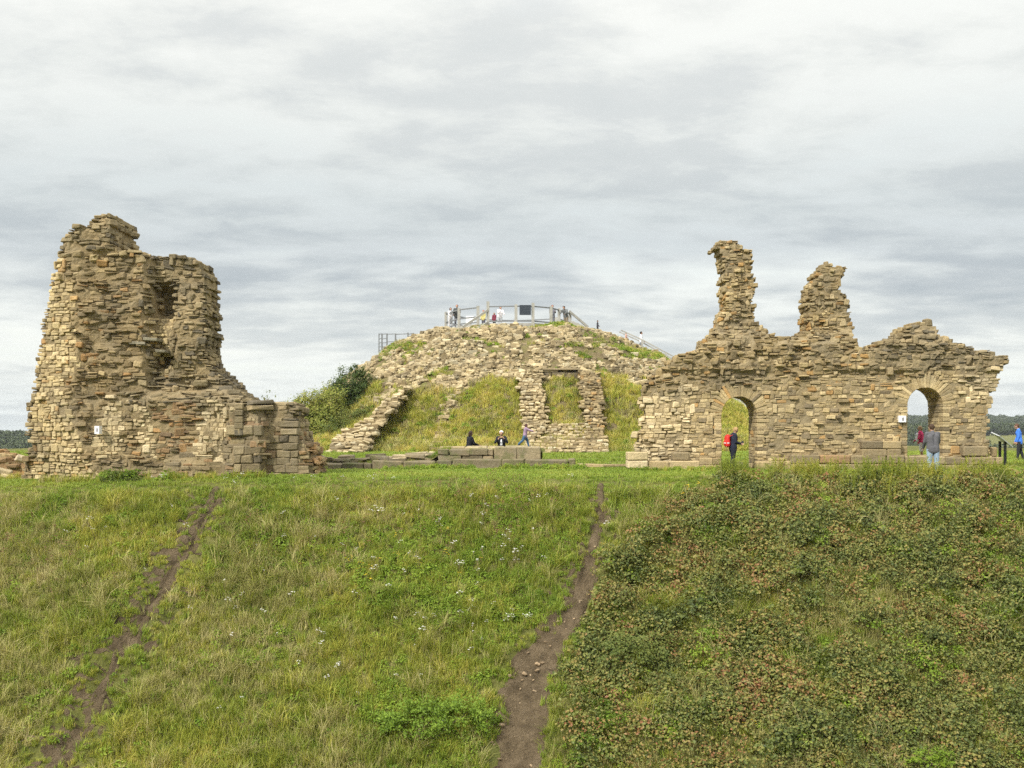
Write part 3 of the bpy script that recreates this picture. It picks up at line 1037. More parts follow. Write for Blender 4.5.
def front_tower(X, Z):
    py = HY - (Z - CZ) * F / YT
    px = X * F / YT + 512
    xr = np.interp(py, ridge_y, ridge_x) + 5 * (fbm(Z * 1.5, 2.0, seed=300, octv=2) - 0.5)
    f = 0.6 * np.maximum(xr - px, 0) * YT / F
    rt = sstep(0, 12, px - xr)
    f = f + rt * (0.55 * (fbm(X * 0.8, Z * 0.7, seed=301, octv=4) - 0.35))
    # upper right half stands back behind a ledge
    f = f + 0.45 * sstep(140, 152, px) * sstep(402, 384, py)
    # chimney flue
    cx_ = np.interp(py, [275, 300, 340, 385], [158, 160, 161, 157])
    flue = sstep(12, 8, np.abs(px - cx_)) * sstep(276, 288, py) * sstep(386, 376, py)
    f = f + flue * (0.15 + 0.62 * sstep(322, 308, py) + 0.5 * sstep(8, 5, np.abs(px - 160)) * sstep(352, 357, py) * sstep(368, 364, py))
    # lower right block stands forward
    f = f - 0.25 * sstep(224, 232, px) * sstep(396, 402, py) + 0.5 * sstep(261, 264, px) * sstep(396, 402, py)
    f = f + 1.0 * splus(px - 303, 3) * YT / F
    return f


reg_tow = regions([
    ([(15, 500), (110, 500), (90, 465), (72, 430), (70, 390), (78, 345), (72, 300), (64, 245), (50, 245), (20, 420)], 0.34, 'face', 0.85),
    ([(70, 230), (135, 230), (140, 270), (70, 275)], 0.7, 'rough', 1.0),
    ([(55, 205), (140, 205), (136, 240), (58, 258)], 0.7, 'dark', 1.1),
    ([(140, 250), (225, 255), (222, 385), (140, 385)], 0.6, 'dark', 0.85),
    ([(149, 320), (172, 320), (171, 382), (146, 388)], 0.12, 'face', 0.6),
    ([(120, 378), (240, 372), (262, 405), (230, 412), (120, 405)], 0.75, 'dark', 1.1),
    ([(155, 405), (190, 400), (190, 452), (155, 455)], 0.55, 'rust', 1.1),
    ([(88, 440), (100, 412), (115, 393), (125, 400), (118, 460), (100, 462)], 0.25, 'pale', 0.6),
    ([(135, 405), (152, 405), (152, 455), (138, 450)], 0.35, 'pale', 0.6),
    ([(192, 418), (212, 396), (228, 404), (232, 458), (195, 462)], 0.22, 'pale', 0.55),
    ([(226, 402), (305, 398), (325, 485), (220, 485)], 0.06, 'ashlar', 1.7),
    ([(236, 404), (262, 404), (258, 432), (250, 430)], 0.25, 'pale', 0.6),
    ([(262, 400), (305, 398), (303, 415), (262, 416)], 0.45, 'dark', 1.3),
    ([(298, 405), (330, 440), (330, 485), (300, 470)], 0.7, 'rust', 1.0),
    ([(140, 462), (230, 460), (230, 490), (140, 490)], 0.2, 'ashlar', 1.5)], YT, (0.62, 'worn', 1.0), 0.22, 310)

tow_poly = []
for px_, py_ in tow_px:
    if px_ < 92 and py_ < 487:                                    # the end face turns away from us
        Xr = W(np.interp(py_, ridge_y, ridge_x), 0, YT)[0]
        p_ = (px_ - 512) / F
        X_ = min(p_ * (YT + 0.6 * Xr) / (1 + 0.6 * p_), W(px_, 0, YT)[0])
        tow_poly.append((X_, W(0, py_, YT + 0.6 * (Xr - X_))[1] if X_ < Xr else W(0, py_, YT)[1]))
    elif px_ > 205 or (130 < px_ < 140):                             # ragged right edges: the far corner shows
        k_ = 2.1 if px_ < 262 else 1.3
        tow_poly.append((W(px_, 0, YT + k_)[0], W(0, py_, YT + 0.5)[1]))
    else:
        tow_poly.append(W(px_, py_, YT))

tower = empty('ruined_tower', (W(150, 480, YT)[0], YT + 1, -0.2), 0, 'tallest ruin, a jagged sandstone tower fragment with a pale end face and a broken flue', 'ruined tower')
g = Geo()
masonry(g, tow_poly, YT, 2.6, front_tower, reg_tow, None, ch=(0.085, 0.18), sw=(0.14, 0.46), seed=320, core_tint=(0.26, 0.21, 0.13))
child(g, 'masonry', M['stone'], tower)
g = Geo()
for (px, py, ln) in ((137, 343, 0.55), (150, 339, 0.5), (160, 351, 0.35)):
    X, Z = W(px, py, YT)
    stones(g, [(X, YT + 0.45, Z)], [(ln, 0.9, 0.10)], [(0, 0.05, 0)], [(0.22, 0.21, 0.17)], 0.04)
child(g, 'lintel', M['stone'], tower)
g = Geo()
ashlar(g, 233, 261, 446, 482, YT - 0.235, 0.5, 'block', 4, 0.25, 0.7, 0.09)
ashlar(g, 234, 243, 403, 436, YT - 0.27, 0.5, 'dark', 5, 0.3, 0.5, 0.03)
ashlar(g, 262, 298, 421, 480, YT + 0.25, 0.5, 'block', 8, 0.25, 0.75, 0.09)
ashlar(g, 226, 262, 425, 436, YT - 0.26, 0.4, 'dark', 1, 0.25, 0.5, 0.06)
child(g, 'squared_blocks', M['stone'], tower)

# ---- low rubble wall left of the tower
rub = empty('rubble_wall', (W(-5, 470, 43)[0], 43, -0.3), 0, 'tumbled low rubble wall at the left edge beside the pale tower face', 'rubble wall')
g = Geo()
masonry(g, pxpoly([(-90, 482), (-90, 452), (-30, 448), (-4, 451), (5, 455), (9, 462), (26, 464), (30, 482)], 43), 43, 1.3, None, lambda X, Z: (np.full(np.shape(X), 0.7), np.full(np.shape(X), 'rust', dtype=object), np.ones(np.shape(X)) * 1.3), ch=(0.16, 0.26), seed=400)
child(g, 'masonry', M['stone'], rub)
for px, py, s_, lb in ((17, 459, (0.42, 0.4, 0.27), 'pale loose boulder lying on top of the tumbled rubble wall'),):
    X, Z = W(px, py, 42.8)
    g = Geo()
    stones(g, [(0, 0, 0)], [s_], [(0.1, 0.2, 0.3)], [(0.46, 0.40, 0.30)], 0.14, 0.3)
    o = g.build('boulder', M['stone'], None, False, (X, 43.2, Z))
    tag(o, lb, 'boulder')
g = Geo()
for (px, py, s_) in ((5, 472, (0.5, 0.3, 0.2)), (8, 476, (0.45, 0.3, 0.12)), (-6, 470, (0.6, 0.3, 0.22))):
    X, Z = W(px, py, 41.5)
    stones(g, [(X, 41.5, Z)], [s_], [(0.15, 0.25, 0.3)], tints('pale', 1), 0.1, 0.2)
child(g, 'fallen_stone', M['stone'], rub)

# ---- low stepped foundation wall in the middle
kerb = empty('foundation_wall', (W(440, 470, 45)[0], 45, 0), 0, 'long low mossy foundation wall in front of the mound, stepped up beside the running child', 'foundation wall')
g = Geo()
ashlar(g, 296, 372, 463, 474, 44.3, 0.9, 'kerb', 1, 0.5, 1.5, 0.08)
ashlar(g, 372, 452, 461, 473, 44.15, 0.9, 'kerb', 1, 0.5, 1.5, 0.09)
ashlar(g, 452, 576, 459, 474, 44.0, 1.0, 'kerb', 1, 0.6, 2.0, 0.06)
child(g, 'lower_course', M['kerb'], kerb)
g = Geo()
ashlar(g, 494, 541, 447, 460, 44.35, 1.1, 'kerb', 1, 0.9, 1.6, 0.05)
ashlar(g, 438, 494, 449, 462, 44.55, 1.0, 'kerb', 2, 0.4, 1.1, 0.09)
ashlar(g, 440, 538, 446.5, 456, 46.6, 1.6, 'buff', 1, 0.6, 1.2, 0.04)
ashlar(g, 392, 470, 455, 462, 45.1, 0.9, 'pale', 2, 0.3, 0.8, 0.09)
masonry(g, pxpoly([(296, 467), (297, 458), (318, 457), (340, 459), (362, 456), (386, 458), (410, 455), (430, 453), (446, 452), (447, 467)], 44.9), 44.9, 0.8, None, lambda X, Z: (np.full(np.shape(X), 0.75), np.full(np.shape(X), 'kerb', dtype=object), np.ones(np.shape(X)) * 1.5), ch=(0.12, 0.22), seed=415, core_tint=(0.14, 0.13, 0.06))
for xa_, xb_, ya_, yb_, Y_ in ((300, 322, 456, 463, 46.2), (338, 352, 455, 461, 46.8), (366, 384, 454, 460, 46.4), (384, 402, 457, 463, 45.6), (404, 436, 452, 459, 46.5), (352, 366, 458, 463, 45.8)):
    ashlar(g, xa_, xb_, ya_, yb_, Y_, 0.8, 'kerb' if xa_ < 380 else 'pale', 1, 0.3, 1.0, 0.14)
child(g, 'upper_course', M['kerb'], kerb)
g = Geo()
xs_ = np.linspace(W(300, 0, 45)[0], W(545, 0, 45)[0], 60)
ys_ = np.linspace(44.6, 49.2, 12)
def fillz(X, Y):
    px = X * F / 45.5 + 512
    top = np.interp(px, [296, 425, 445, 545], [0.16, 0.30, 0.78, 0.82])
    return top - 0.12 * sstep(0.3, 0, Y - 44.6) + 0.12 * (fbm(X * 1.5, Y * 1.5, seed=410, octv=3) - 0.6) - 0.6 * sstep(48.2, 49.2, Y)
v, q = sheet(xs_, ys_, fillz)
g.add(v, [q])
child(g, 'earth_fill', M['ground'], kerb, True)
seat = Geo()
box(seat, W(446, 0, 50)[0], W(520, 0, 50)[0], 49.35, 50.1, 0.0, 0.63, (0.27, 0.22, 0.14), 0.1)
o = seat.build('stone_bench', M['stone'])
tag(o, 'old stone bench block behind the foundation wall with two people sitting on it', 'bench')
g = Geo()
ashlar(g, 578, 632, 464, 467, 45.0, 0.5, 'buff', 1, 0.9, 1.6, 0.05)
o = g.build('fallen_slab', M['stone'])
tag(o, 'flat worn stone slabs lying in the grass gap between the two walls', 'slab')


# ---- walls built into the motte front
def slope_y(Z, off=0.55):
    """distance of the motte front at height Z, less the wall's stand-off"""
    return MY - np.interp(-(np.asarray(Z, float) - 0.3), -PROF_Z[::1], PROF_R) - off


def lean_poly(pts, off):
    out = []
    for px, py in pts:
        Y = 66.0
        for _ in range(12):
            X, Z = W(px, py, Y)
            Y = float(slope_y(max(Z, 0.4), off))
        out.append(W(px, py, Y))
    return out


def lean_wall(name, label, pts, off, thick, pal, rough=0.5, Yb=64.0, ch=(0.11, 0.2), sw=(0.16, 0.42), cat='wall', group=None):
    root = empty(name, (0, 0, 0), 0, label, cat, group)
    poly = np.array(lean_poly(pts, off))
    root.location = (poly[:, 0].mean(), Yb, 0.3)
    g = Geo()
    fr = lambda X, Z: slope_y(np.maximum(Z, 0.4), off) - Yb
    # the thickness follows the lean: lay the stones in slices of height
    P = poly
    reg = lambda X, Z: (np.full(np.shape(X), rough), np.full(np.shape(X), pal, dtype=object), np.ones(np.shape(X)))
    C, S, E, T = [], [], [], []
    z = P[:, 1].min()
    while z < P[:, 1].max():
        h = RNG.uniform(*ch)
        x = P[:, 0].min() - RNG.uniform(0, 0.2)
        while x < P[:, 0].max():
            wd = RNG.uniform(*sw)
            if inpoly(np.array([x + wd / 2]), np.array([z + h / 2]), P)[0]:
                yf = Yb + float(fr(np.array([x]), np.array([z + h / 2]))[0])
                y = yf
                while y < yf + thick:
                    d = RNG.uniform(0.3, 0.5)
                    C.append((x + wd / 2 + RNG.normal(0, 0.04), y + d / 2 + RNG.normal(0, 0.12 * rough), z + h / 2 + RNG.normal(0, 0.05 * rough)))
                    S.append((wd * RNG.uniform(0.75, 1.1), d, h * RNG.uniform(0.6, 1.25)))
                    E.append(RNG.normal(0, 1, 3) * (0.03 + 0.16 * rough))
                    T.append(tints(pal, 1)[0])
                    y += d
            x += wd
        z += h
    stones(g, C, S, E, T, 0.05 + 0.16 * rough, 0.24)
    # mortar core just inside the stones
    zz = np.arange(P[:, 1].min(), P[:, 1].max(), 0.2)
    for z in zz:
        xin = [x for x in np.arange(P[:, 0].min(), P[:, 0].max(), 0.05) if inpoly(np.array([x]), np.array([z + 0.1]), P)[0]]
        if len(xin) > 4:
            yf = Yb + float(fr(np.array([0.0]), np.array([z + 0.1]))[0])
            box(g, min(xin) + 0.12, max(xin) - 0.12, yf + 0.16, yf + thick, z, z + 0.205, (0.25, 0.2, 0.12))
    child(g, 'masonry', M['rubble'], root)
    return root


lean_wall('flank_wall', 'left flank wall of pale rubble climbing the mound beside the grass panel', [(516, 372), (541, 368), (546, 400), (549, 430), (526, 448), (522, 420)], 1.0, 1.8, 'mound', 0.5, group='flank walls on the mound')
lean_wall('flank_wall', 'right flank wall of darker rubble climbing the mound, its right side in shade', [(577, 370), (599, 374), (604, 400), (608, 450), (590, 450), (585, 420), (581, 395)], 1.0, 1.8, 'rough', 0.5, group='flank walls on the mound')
lean_wall('revetment_wall', 'low rubble wall closing the foot of the grass panel on the mound', [(545, 425), (590, 424), (592, 440), (607, 442), (609, 453), (524, 453), (527, 440), (545, 438)], 0.9, 1.3, 'mound', 0.45, ch=(0.12, 0.19))
hd = empty('retaining_wall', (2.2, 70, 5), 0, 'short dark retaining wall across the head of the grass panel on the mound', 'retaining wall')
g = Geo()
YH = float(slope_y(5.2, 0.55))
for k, (xa, xb) in enumerate(((540, 552), (552, 565), (565, 579))):
    X0, ZT = W(xa, 371, YH); X1, ZB = W(xb, 384, YH)
    stones(g, [((X0 + X1) / 2, YH + 0.35, (ZT + ZB) / 2 - 0.1)], [(X1 - X0 - 0.02, 0.7, ZT - ZB)], None, [(0.15, 0.13, 0.095)], 0.02, 0.06)
child(g, 'masonry', M['stone'], hd)
g = Geo()
X0, ZT = W(538, 370, YH); X1, _ = W(580, 370, YH)
box(g, X0, X1, YH - 0.12, YH + 0.7, ZT, ZT + 0.12, (0.3, 0.25, 0.17), 0.1)
child(g, 'coping', M['stone'], hd)
lean_wall('rubble_spur', 'ragged spur of pale rubble running down the left flank of the mound past the bushes', [(327, 452), (333, 441), (345, 430), (358, 423), (372, 414), (385, 401), (398, 390), (410, 385), (402, 398), (386, 418), (371, 440), (367, 453)], 0.42, 1.6, 'mound', 0.85, sw=(0.25, 0.6))

# stone steps up the grass
st = empty('stone_steps', (W(440, 445, 66)[0], 65, 0.3), 0, 'faint narrow stone steps climbing the grassy mound front', 'steps')
for k in range(14):
    py = 447 - k * 3.9
    px = 436 + k * 0.75
    Y = 65.0
    for _ in range(10):
        X, Z = W(px, py, Y)
        Y = MY - float(np.interp(-(max(Z, 0.3) - 0.3), -PROF_Z, PROF_R)) - 0.02
    g = Geo()
    stones(g, [(X, Y + 0.2, float(motte_h(X, Y)) + 0.13)], [(RNG.uniform(0.4, 0.7), 0.4, 0.2)], [RNG.normal(0, 0.05, 3)], tints('rough', 1), 0.08)
    child(g, 'step', M['rubble'], st)

# loose rubble over the motte
n = 90000
X = RNG.uniform(MX - 19, MX + 19, n)
Y = RNG.uniform(MY - 19, MY + 9, n)
r = np.hypot(X - MX, Y - MY)
gpn = grass_panel(X, Y)
keep = (r < 17.6) & (r > 4.9) & (RNG.random(n) > gpn * 1.04) & (fbm(X * 1.1, Y * 1.1, seed=111, octv=2) > 0.36)
X, Y = X[keep], Y[keep]
n = len(X)
Z = motte_h(X, Y)
sz = RNG.gamma(2.6, 0.056, n).clip(0.08, 0.42)
S = np.c_[sz * RNG.uniform(0.9, 1.5, n), sz * RNG.uniform(0.8, 1.2, n), sz * RNG.uniform(0.45, 0.8, n)]
crs = RNG.random(n) < 0.62
ang_ = np.arctan2(X - MX, -(Y - MY))
E = np.c_[RNG.normal(0, 1, n) * np.where(crs, 0.13, 0.32), RNG.normal(0, 1, n) * np.where(crs, 0.13, 0.32), np.where(crs, ang_ + RNG.normal(0, 0.25, n), RNG.uniform(0, 6.28, n))]
Z = np.where(crs, np.round(Z / 0.17) * 0.17 + 0.03, Z)
C = np.c_[X, Y, Z + S[:, 2] * 0.2 * RNG.uniform(-0.6, 1.5, n)]
g = Geo()
stones(g, C, S, E, tints('mound', n) * np.where(RNG.random((n, 1)) < 0.22, 0.62, 1.0), 0.15, 0.12)
o = g.build('rubble', M['rubble'])
tag(o, 'loose pale rubble stones covering the upper mound', 'rubble', kind='stuff')
print('rubble', n)


# ------------------------------------------------------------------ plants: prototypes and scattering
def blades(g, n, h, wd, lean, spread, tint=(1, 1, 1)):
    """a tuft of n curved grass blades, h and wd are (min, max)"""
    a = RNG.uniform(0, 2 * math.pi, n)
    rad = spread * np.sqrt(RNG.random(n))
    a2 = RNG.uniform(0, 2 * math.pi, n)
    bx, by = rad * np.cos(a2), rad * np.sin(a2)
    H = RNG.uniform(*h, n)
    Wd = RNG.uniform(*wd, n)
    L = H * RNG.uniform(lean[0], lean[1], n)
    dx, dy = np.cos(a), np.sin(a)
    sx, sy = -dy, dx
    P = np.zeros((n, 5, 3))
    for k, (f, wf) in enumerate(((0.0, 1.0), (0.55, 0.75))):
        off = L * f ** 2
        for j, sg in enumerate((-1, 1)):
            P[:, k * 2 + j, 0] = bx + dx * off + sg * sx * Wd * wf / 2
            P[:, k * 2 + j, 1] = by + dy * off + sg * sy * Wd * wf / 2
            P[:, k * 2 + j, 2] = H * f - 0.02 * (k == 0)
    P[:, 4, 0], P[:, 4, 1], P[:, 4, 2] = bx + dx * L, by + dy * L, H * (1 - 0.12 * (L / H) ** 2)
    o = (np.arange(n) * 5)[:, None]
    g.add(P.reshape(-1, 3), [np.array([[0, 1, 3, 2]]) + o, np.array([[2, 3, 4]]) + o], tint)


def leaves(g, pos, size, nrm=None, asp=0.6, fold=0.25, tint=(1, 1, 1)):
    """folded four-cornered leaves at pos, each of its own size, facing nrm with scatter"""
    n = len(pos)
    if nrm is None:
        nrm = np.tile([0, 0, 1.0], (n, 1))
    N = nrm + RNG.normal(0, 0.45, (n, 3))
    N /= np.linalg.norm(N, axis=1)[:, None]
    A = RNG.normal(0, 1, (n, 3))
    A -= N * (A * N).sum(1)[:, None]
    A /= np.linalg.norm(A, axis=1)[:, None]
    B = np.cross(N, A)
    s_ = np.broadcast_to(size, (n,))[:, None]
    v = np.stack([pos - A * s_ * 0.5, pos + B * s_ * asp * 0.5 + N * s_ * fold * 0.5, pos + A * s_ * 0.5 - N * s_ * 0.1, pos - B * s_ * asp * 0.5 + N * s_ * fold * 0.5], 1)
    o = (np.arange(n) * 4)[:, None]
    g.add(v.reshape(-1, 3), [np.array([[0, 3, 2], [2, 1, 0]])[None].repeat(n, 0).reshape(-1, 3) + np.repeat(o, 2, 0)], tint)


def proto(name, g, mats):
    o = bpy.data.objects.new(name, g.mesh(name))
    for m_ in mats:
        o.data.materials.append(m_)
    return o


def scatter(name, label, cat, protos, P, idx, scl, tilt=0.15):
    """one mass of plants: the prototypes set out at the points P by geometry nodes"""
    n = len(P)
    col = bpy.data.collections.new(name + ' kinds')
    order = []
    for i, p in enumerate(protos):
        p.name = '%s kind %02d' % (name, i)
        col.objects.link(p)
    me = bpy.data.meshes.new(name)
    me.vertices.add(n)
    me.vertices.foreach_set('co', np.asarray(P, np.float32).ravel())
    for nm, typ, arr, key in (('pick', 'INT', np.asarray(idx, np.int32), 'value'), ('size', 'FLOAT', np.asarray(scl, np.float32), 'value'),
                              ('turn', 'FLOAT_VECTOR', np.c_[RNG.normal(0, tilt, n), RNG.normal(0, tilt, n), RNG.uniform(0, 6.283, n)].astype(np.float32).ravel(), 'vector')):
        me.attributes.new(nm, typ, 'POINT').data.foreach_set(key, arr)
    o = bpy.data.objects.new(name, me)
    COL.objects.link(o)
    ng = bpy.data.node_groups.new(name, 'GeometryNodeTree')
    ng.interface.new_socket('Geometry', in_out='INPUT', socket_type='NodeSocketGeometry')
    ng.interface.new_socket('Geometry', in_out='OUTPUT', socket_type='NodeSocketGeometry')
    N, Lk = ng.nodes, ng.links
    gi, go = N.new('NodeGroupInput'), N.new('NodeGroupOutput')
    ci = N.new('GeometryNodeCollectionInfo')
    ci.inputs['Collection'].default_value = col
    ci.inputs['Separate Children'].default_value = True
    ci.inputs['Reset Children'].default_value = True
    ip = N.new('GeometryNodeInstanceOnPoints')
    ip.inputs['Pick Instance'].default_value = True

    def att(nm, typ):
        a = N.new('GeometryNodeInputNamedAttribute')
        a.data_type = typ
        a.inputs['Name'].default_value = nm
        return a.outputs['Attribute']
    Lk.new(gi.outputs[0], ip.inputs['Points'])
    Lk.new(ci.outputs[0], ip.inputs['Instance'])
    Lk.new(att('pick', 'INT'), ip.inputs['Instance Index'])
    er = N.new('FunctionNodeEulerToRotation')
    Lk.new(att('turn', 'FLOAT_VECTOR'), er.inputs[0])
    Lk.new(er.outputs[0], ip.inputs['Rotation'])
    Lk.new(att('size', 'FLOAT'), ip.inputs['Scale'])
    Lk.new(ip.outputs[0], go.inputs[0])
    o.modifiers.new('scatter', 'NODES').node_group = ng
    tag(o, label, cat, kind='stuff')
    return o


def tuft_set(k, mats, **kw):
    out = []
    for i in range(k):
        g = Geo()
        blades(g, **kw)
        out.append(proto('tuft', g, [mats]))
    return out


def leafy_set(k, mat, n, rad, h, size, asp=0.6):
    out = []
    for i in range(k):
        g = Geo()
        a = RNG.uniform(0, 6.283, n)
        r = rad * np.sqrt(RNG.random(n))
        top = h * (1 - (r / rad) ** 2 * 0.75) * RNG.uniform(0.25, 1.0, n) ** 0.6
        pos = np.c_[r * np.cos(a), r * np.sin(a), top]
        nr = np.c_[np.cos(a) * r / rad * 0.8, np.sin(a) * r / rad * 0.8 - 0.25, np.ones(n) * 0.8]
        leaves(g, pos, RNG.uniform(*size, n), nr, asp)
        out.append(proto('leaves', g, [mat]))
    return out


def in_view(X, Y, m=1.18):
    return np.abs(X) < (512 / F) * Y * m + 0.5


def spread_pts(x0, x1, y0, y1, dens):
    n = int((x1 - x0) * (y1 - y0) * dens)
    X, Y = RNG.uniform(x0, x1, n), RNG.uniform(y0, y1, n)
    k = in_view(X, Y)
    return X[k], Y[k]


g = Geo()
P_ = np.array(RPT); nst = 70
q_ = RNG.uniform(0.2, 1.0, nst) * (len(P_) - 1)
X_ = np.interp(q_, np.arange(len(P_)), P_[:, 0]); Y_ = np.interp(q_, np.arange(len(P_)), P_[:, 1])
X_ = X_ + RNG.normal(0, 0.5, nst) * np.interp(q_, np.arange(len(P_)), RPH)
S_p = RNG.gamma(2.0, 0.018, nst).clip(0.02, 0.15)[:, None] * np.array([1.2, 1.0, 0.6]) * RNG.uniform(0.8, 1.2, (nst, 3))
stones(g, np.c_[X_, Y_, zt(X_, Y_) + 0.09], S_p, RNG.normal(0, 0.3, (nst, 3)) + np.array([0, 0, 1]) * RNG.uniform(0, 6, (nst, 1)), np.array([(0.26, 0.20, 0.14)]) * RNG.uniform(0.7, 1.4, (nst, 1)), 0.12, 0.25)
o = g.build('gravel', M['stone'])
tag(o, 'loose stones lying in the wide eroded path', 'stones', kind='stuff')

# --- meadow on the bank
protos = (tuft_set(4, M['grass'], n=30, h=(0.10, 0.26), wd=(0.010, 0.018), lean=(0.2, 0.9), spread=0.11)
          + tuft_set(4, M['dry'], n=24, h=(0.14, 0.36), wd=(0.008, 0.014), lean=(0.3, 1.2), spread=0.12)
          + leafy_set(3, M['lush'], 34, 0.16, 0.16, (0.045, 0.10), 0.5)
          + tuft_set(2, M['grass'], n=40, h=(0.05, 0.13), wd=(0.010, 0.016), lean=(0.3, 1.2), spread=0.12)
          + tuft_set(2, M['lawn'], n=26, h=(0.14, 0.32), wd=(0.014, 0.022), lean=(0.2, 0.8), spread=0.10)
          + tuft_set(2, M['grass'], n=34, h=(0.30, 0.55), wd=(0.010, 0.016), lean=(0.6, 1.5), spread=0.13) + tuft_set(2, M['dry'], n=30, h=(0.32, 0.60), wd=(0.007, 0.012), lean=(0.4, 1.5), spread=0.12))
X, Y = spread_pts(-21, 21, 24.5, 37.2, 88)
dl, ml, sl, dr, mr, sr = pathmask(X, Y)
depth = edgeY(X) - Y
br = bramble_mask(X, Y)
gapb = fbm(X * 0.5, Y * 0.6, seed=151, octv=3)
corel = np.where(depth < 8.2, 0.42, 0.75)
hn = vnoise(X * 3.3, Y * 4.0, seed=21)
onl = (ml < 0.95) & (ml > 0.34) & (hn > 0.47)
onr = (mr < 0.95) & (mr > 0.45) & (hn > 0.52) & (depth < 5.5)
keep = ((ml > 0.95) | onl) & ((mr > 0.95) | onr) & (depth > np.where(X > 6, -0.6, 0.1 + 0.9 * RNG.random(len(X)) ** 2)) & ~(br & (gapb < 0.58) & (RNG.random(len(X)) < 0.75))
hum = (dl < 1.0) & (ml < 5) | (dr < 0.8) & (mr < 2.5)
keep &= ~in_patch(X, Y, 0.9)
X, Y, hum, depth, br = X[keep], Y[keep], hum[keep], depth[keep], br[keep]
n = len(X)
px = 512 + X * F / Y
dryf = fbm(X * 0.28, Y * 0.33, seed=121, octv=4)
dryf = dryf + 0.15 * sstep(150, 20, px) + 0.16 * np.exp(-((px - 660) / 70) ** 2) * sstep(6, 1, depth) - 0.16 * np.exp(-((px - 430) / 110) ** 2) + 0.10 * np.exp(-((px - 260) / 90) ** 2)
lushf = fbm(X * 0.55, Y * 0.6, seed=131, octv=4) + 0.12 * np.exp(-((px - 440) / 90) ** 2) - 0.05
LN = [hit(*q)[:2] for q in ((462, 486), (440, 540), (424, 590), (408, 640), (395, 690))]
dln, _, _ = pathdist(X, Y, LN, [1.0] * 5)
lushf = lushf + 0.30 * sstep(0.55, 0.15, dln)
u = RNG.random(n)
idx = RNG.integers(0, 4, n)
pd = np.clip((dryf - 0.46) * 4.2, 0.08, 0.66)
idx = np.where(u < pd, 4 + RNG.integers(0, 4, n), idx)
pl = np.clip((lushf - 0.46) * 4.0, 0.10, 0.78)
idx = np.where((RNG.random(n) < pl), np.where(RNG.random(n) < 0.6, 8 + RNG.integers(0, 3, n), 13 + RNG.integers(0, 2, n)), idx)
idx = np.where(hum & (RNG.random(n) < 0.8), np.where(RNG.random(n) < 0.75, 11 + RNG.integers(0, 2, n), 13 + RNG.integers(0, 2, n)), idx)
tus = (RNG.random(n) < 0.02 + 0.12 * (fbm(X * 0.9, Y * 0.9, seed=145, octv=3) > 0.60)) & ~hum & (depth > 0.6)
idx = np.where(tus, np.where(RNG.random(n) < 0.6 - 0.4 * (dryf > 0.5), 15 + RNG.integers(0, 2, n), 17 + RNG.integers(0, 2, n)), idx)
scl = RNG.uniform(0.7, 1.35, n) * np.where(hum, 0.75, 1.0) * (0.75 + 0.6 * fbm(X * 0.8, Y * 0.8, seed=141, octv=3)) * np.where(depth < 0.4, 0.55, 1)
scatter('meadow_grass', 'rough meadow grass and weeds covering the bank', 'grass', protos, np.c_[X, Y, zt(X, Y)], idx, scl)
print('meadow', n)

# --- brambles on the right of the bank
protos = leafy_set(6, M['bramble'], 84, 0.30, 0.40, (0.045, 0.09), 0.75) + leafy_set(2, M['lush'], 60, 0.25, 0.26, (0.04, 0.08), 0.7)
for i in range(3):                                       # arching dry canes and dead stalks
    g = Geo()
    for k in range(7):
        a = RNG.uniform(0, 6.28); L = RNG.uniform(0.3, 0.8); h = RNG.uniform(0.3, 0.6)
        p = [(math.cos(a) * L * q, math.sin(a) * L * q, h * math.sin(q * 2.4) + 0.05) for q in np.linspace(0, 1, 5)]
        for j in range(4):
            bar(g, p[j], p[j + 1], 0.006, 0.006, sides=3)
    protos.append(proto('canes', g, [M['dry']]))
X, Y = spread_pts(-2, 21, 24.5, 38.5, 27)
dl, ml, sl, dr, mr, sr = pathmask(X, Y)
k = bramble_mask(X, Y) & (mr > 1.15) & (edgeY(X) - Y > -0.35)
gap = fbm(X * 0.5, Y * 0.6, seed=151, octv=3)
k &= (gap < 0.67) | (RNG.random(len(X)) < 0.45)
X, Y = X[k], Y[k]
n = len(X)
idx = RNG.integers(0, 6, n)
u = RNG.random(n)
idx = np.where(u < 0.06 + 0.30 * (fbm(X * 0.6, Y * 0.6, seed=161, octv=3) > 0.60), 6 + RNG.integers(0, 2, n), idx)
idx = np.where(u > 0.955, 8 + RNG.integers(0, 3, n), idx)
Z = zt(X, Y) + 1.15 * sstep(-0.2, 1.6, edgeY(X) - Y) * np.clip(fbm(X * 1.1, Y * 1.1, seed=171, octv=3) - 0.34, 0, 1) - 0.05
Z = np.where(idx >= 8, Z + 0.05, Z)
scatter('bramble_thicket', 'tangled bramble thicket covering the right side of the bank', 'brambles', protos, np.c_[X, Y, Z], idx, RNG.uniform(0.7, 1.4, n), 0.3)
print('bramble', n)

# --- mown lawn on the plateau
protos = tuft_set(4, M['lawn'], n=34, h=(0.025, 0.07), wd=(0.010, 0.018), lean=(0.3, 1.3), spread=0.13)
X1_, Y1_ = spread_pts(-24, 24, 34.4, 46.5, 40)
X2_, Y2_ = spread_pts(-34, 34, 46.5, 66, 8)
X, Y = np.r_[X1_, X2_], np.r_[Y1_, Y2_]
k = (edgeY(X) - Y < 1.0)
X, Y = X[k], Y[k]
n = len(X)
scatter('lawn_grass', 'mown green lawn along the top of the bank', 'grass', protos, np.c_[X, Y, zt(X, Y)], RNG.integers(0, 4, n), RNG.uniform(0.7, 1.5, n) * np.where(Y > 46, 1.5, 1))
print('lawn', n)

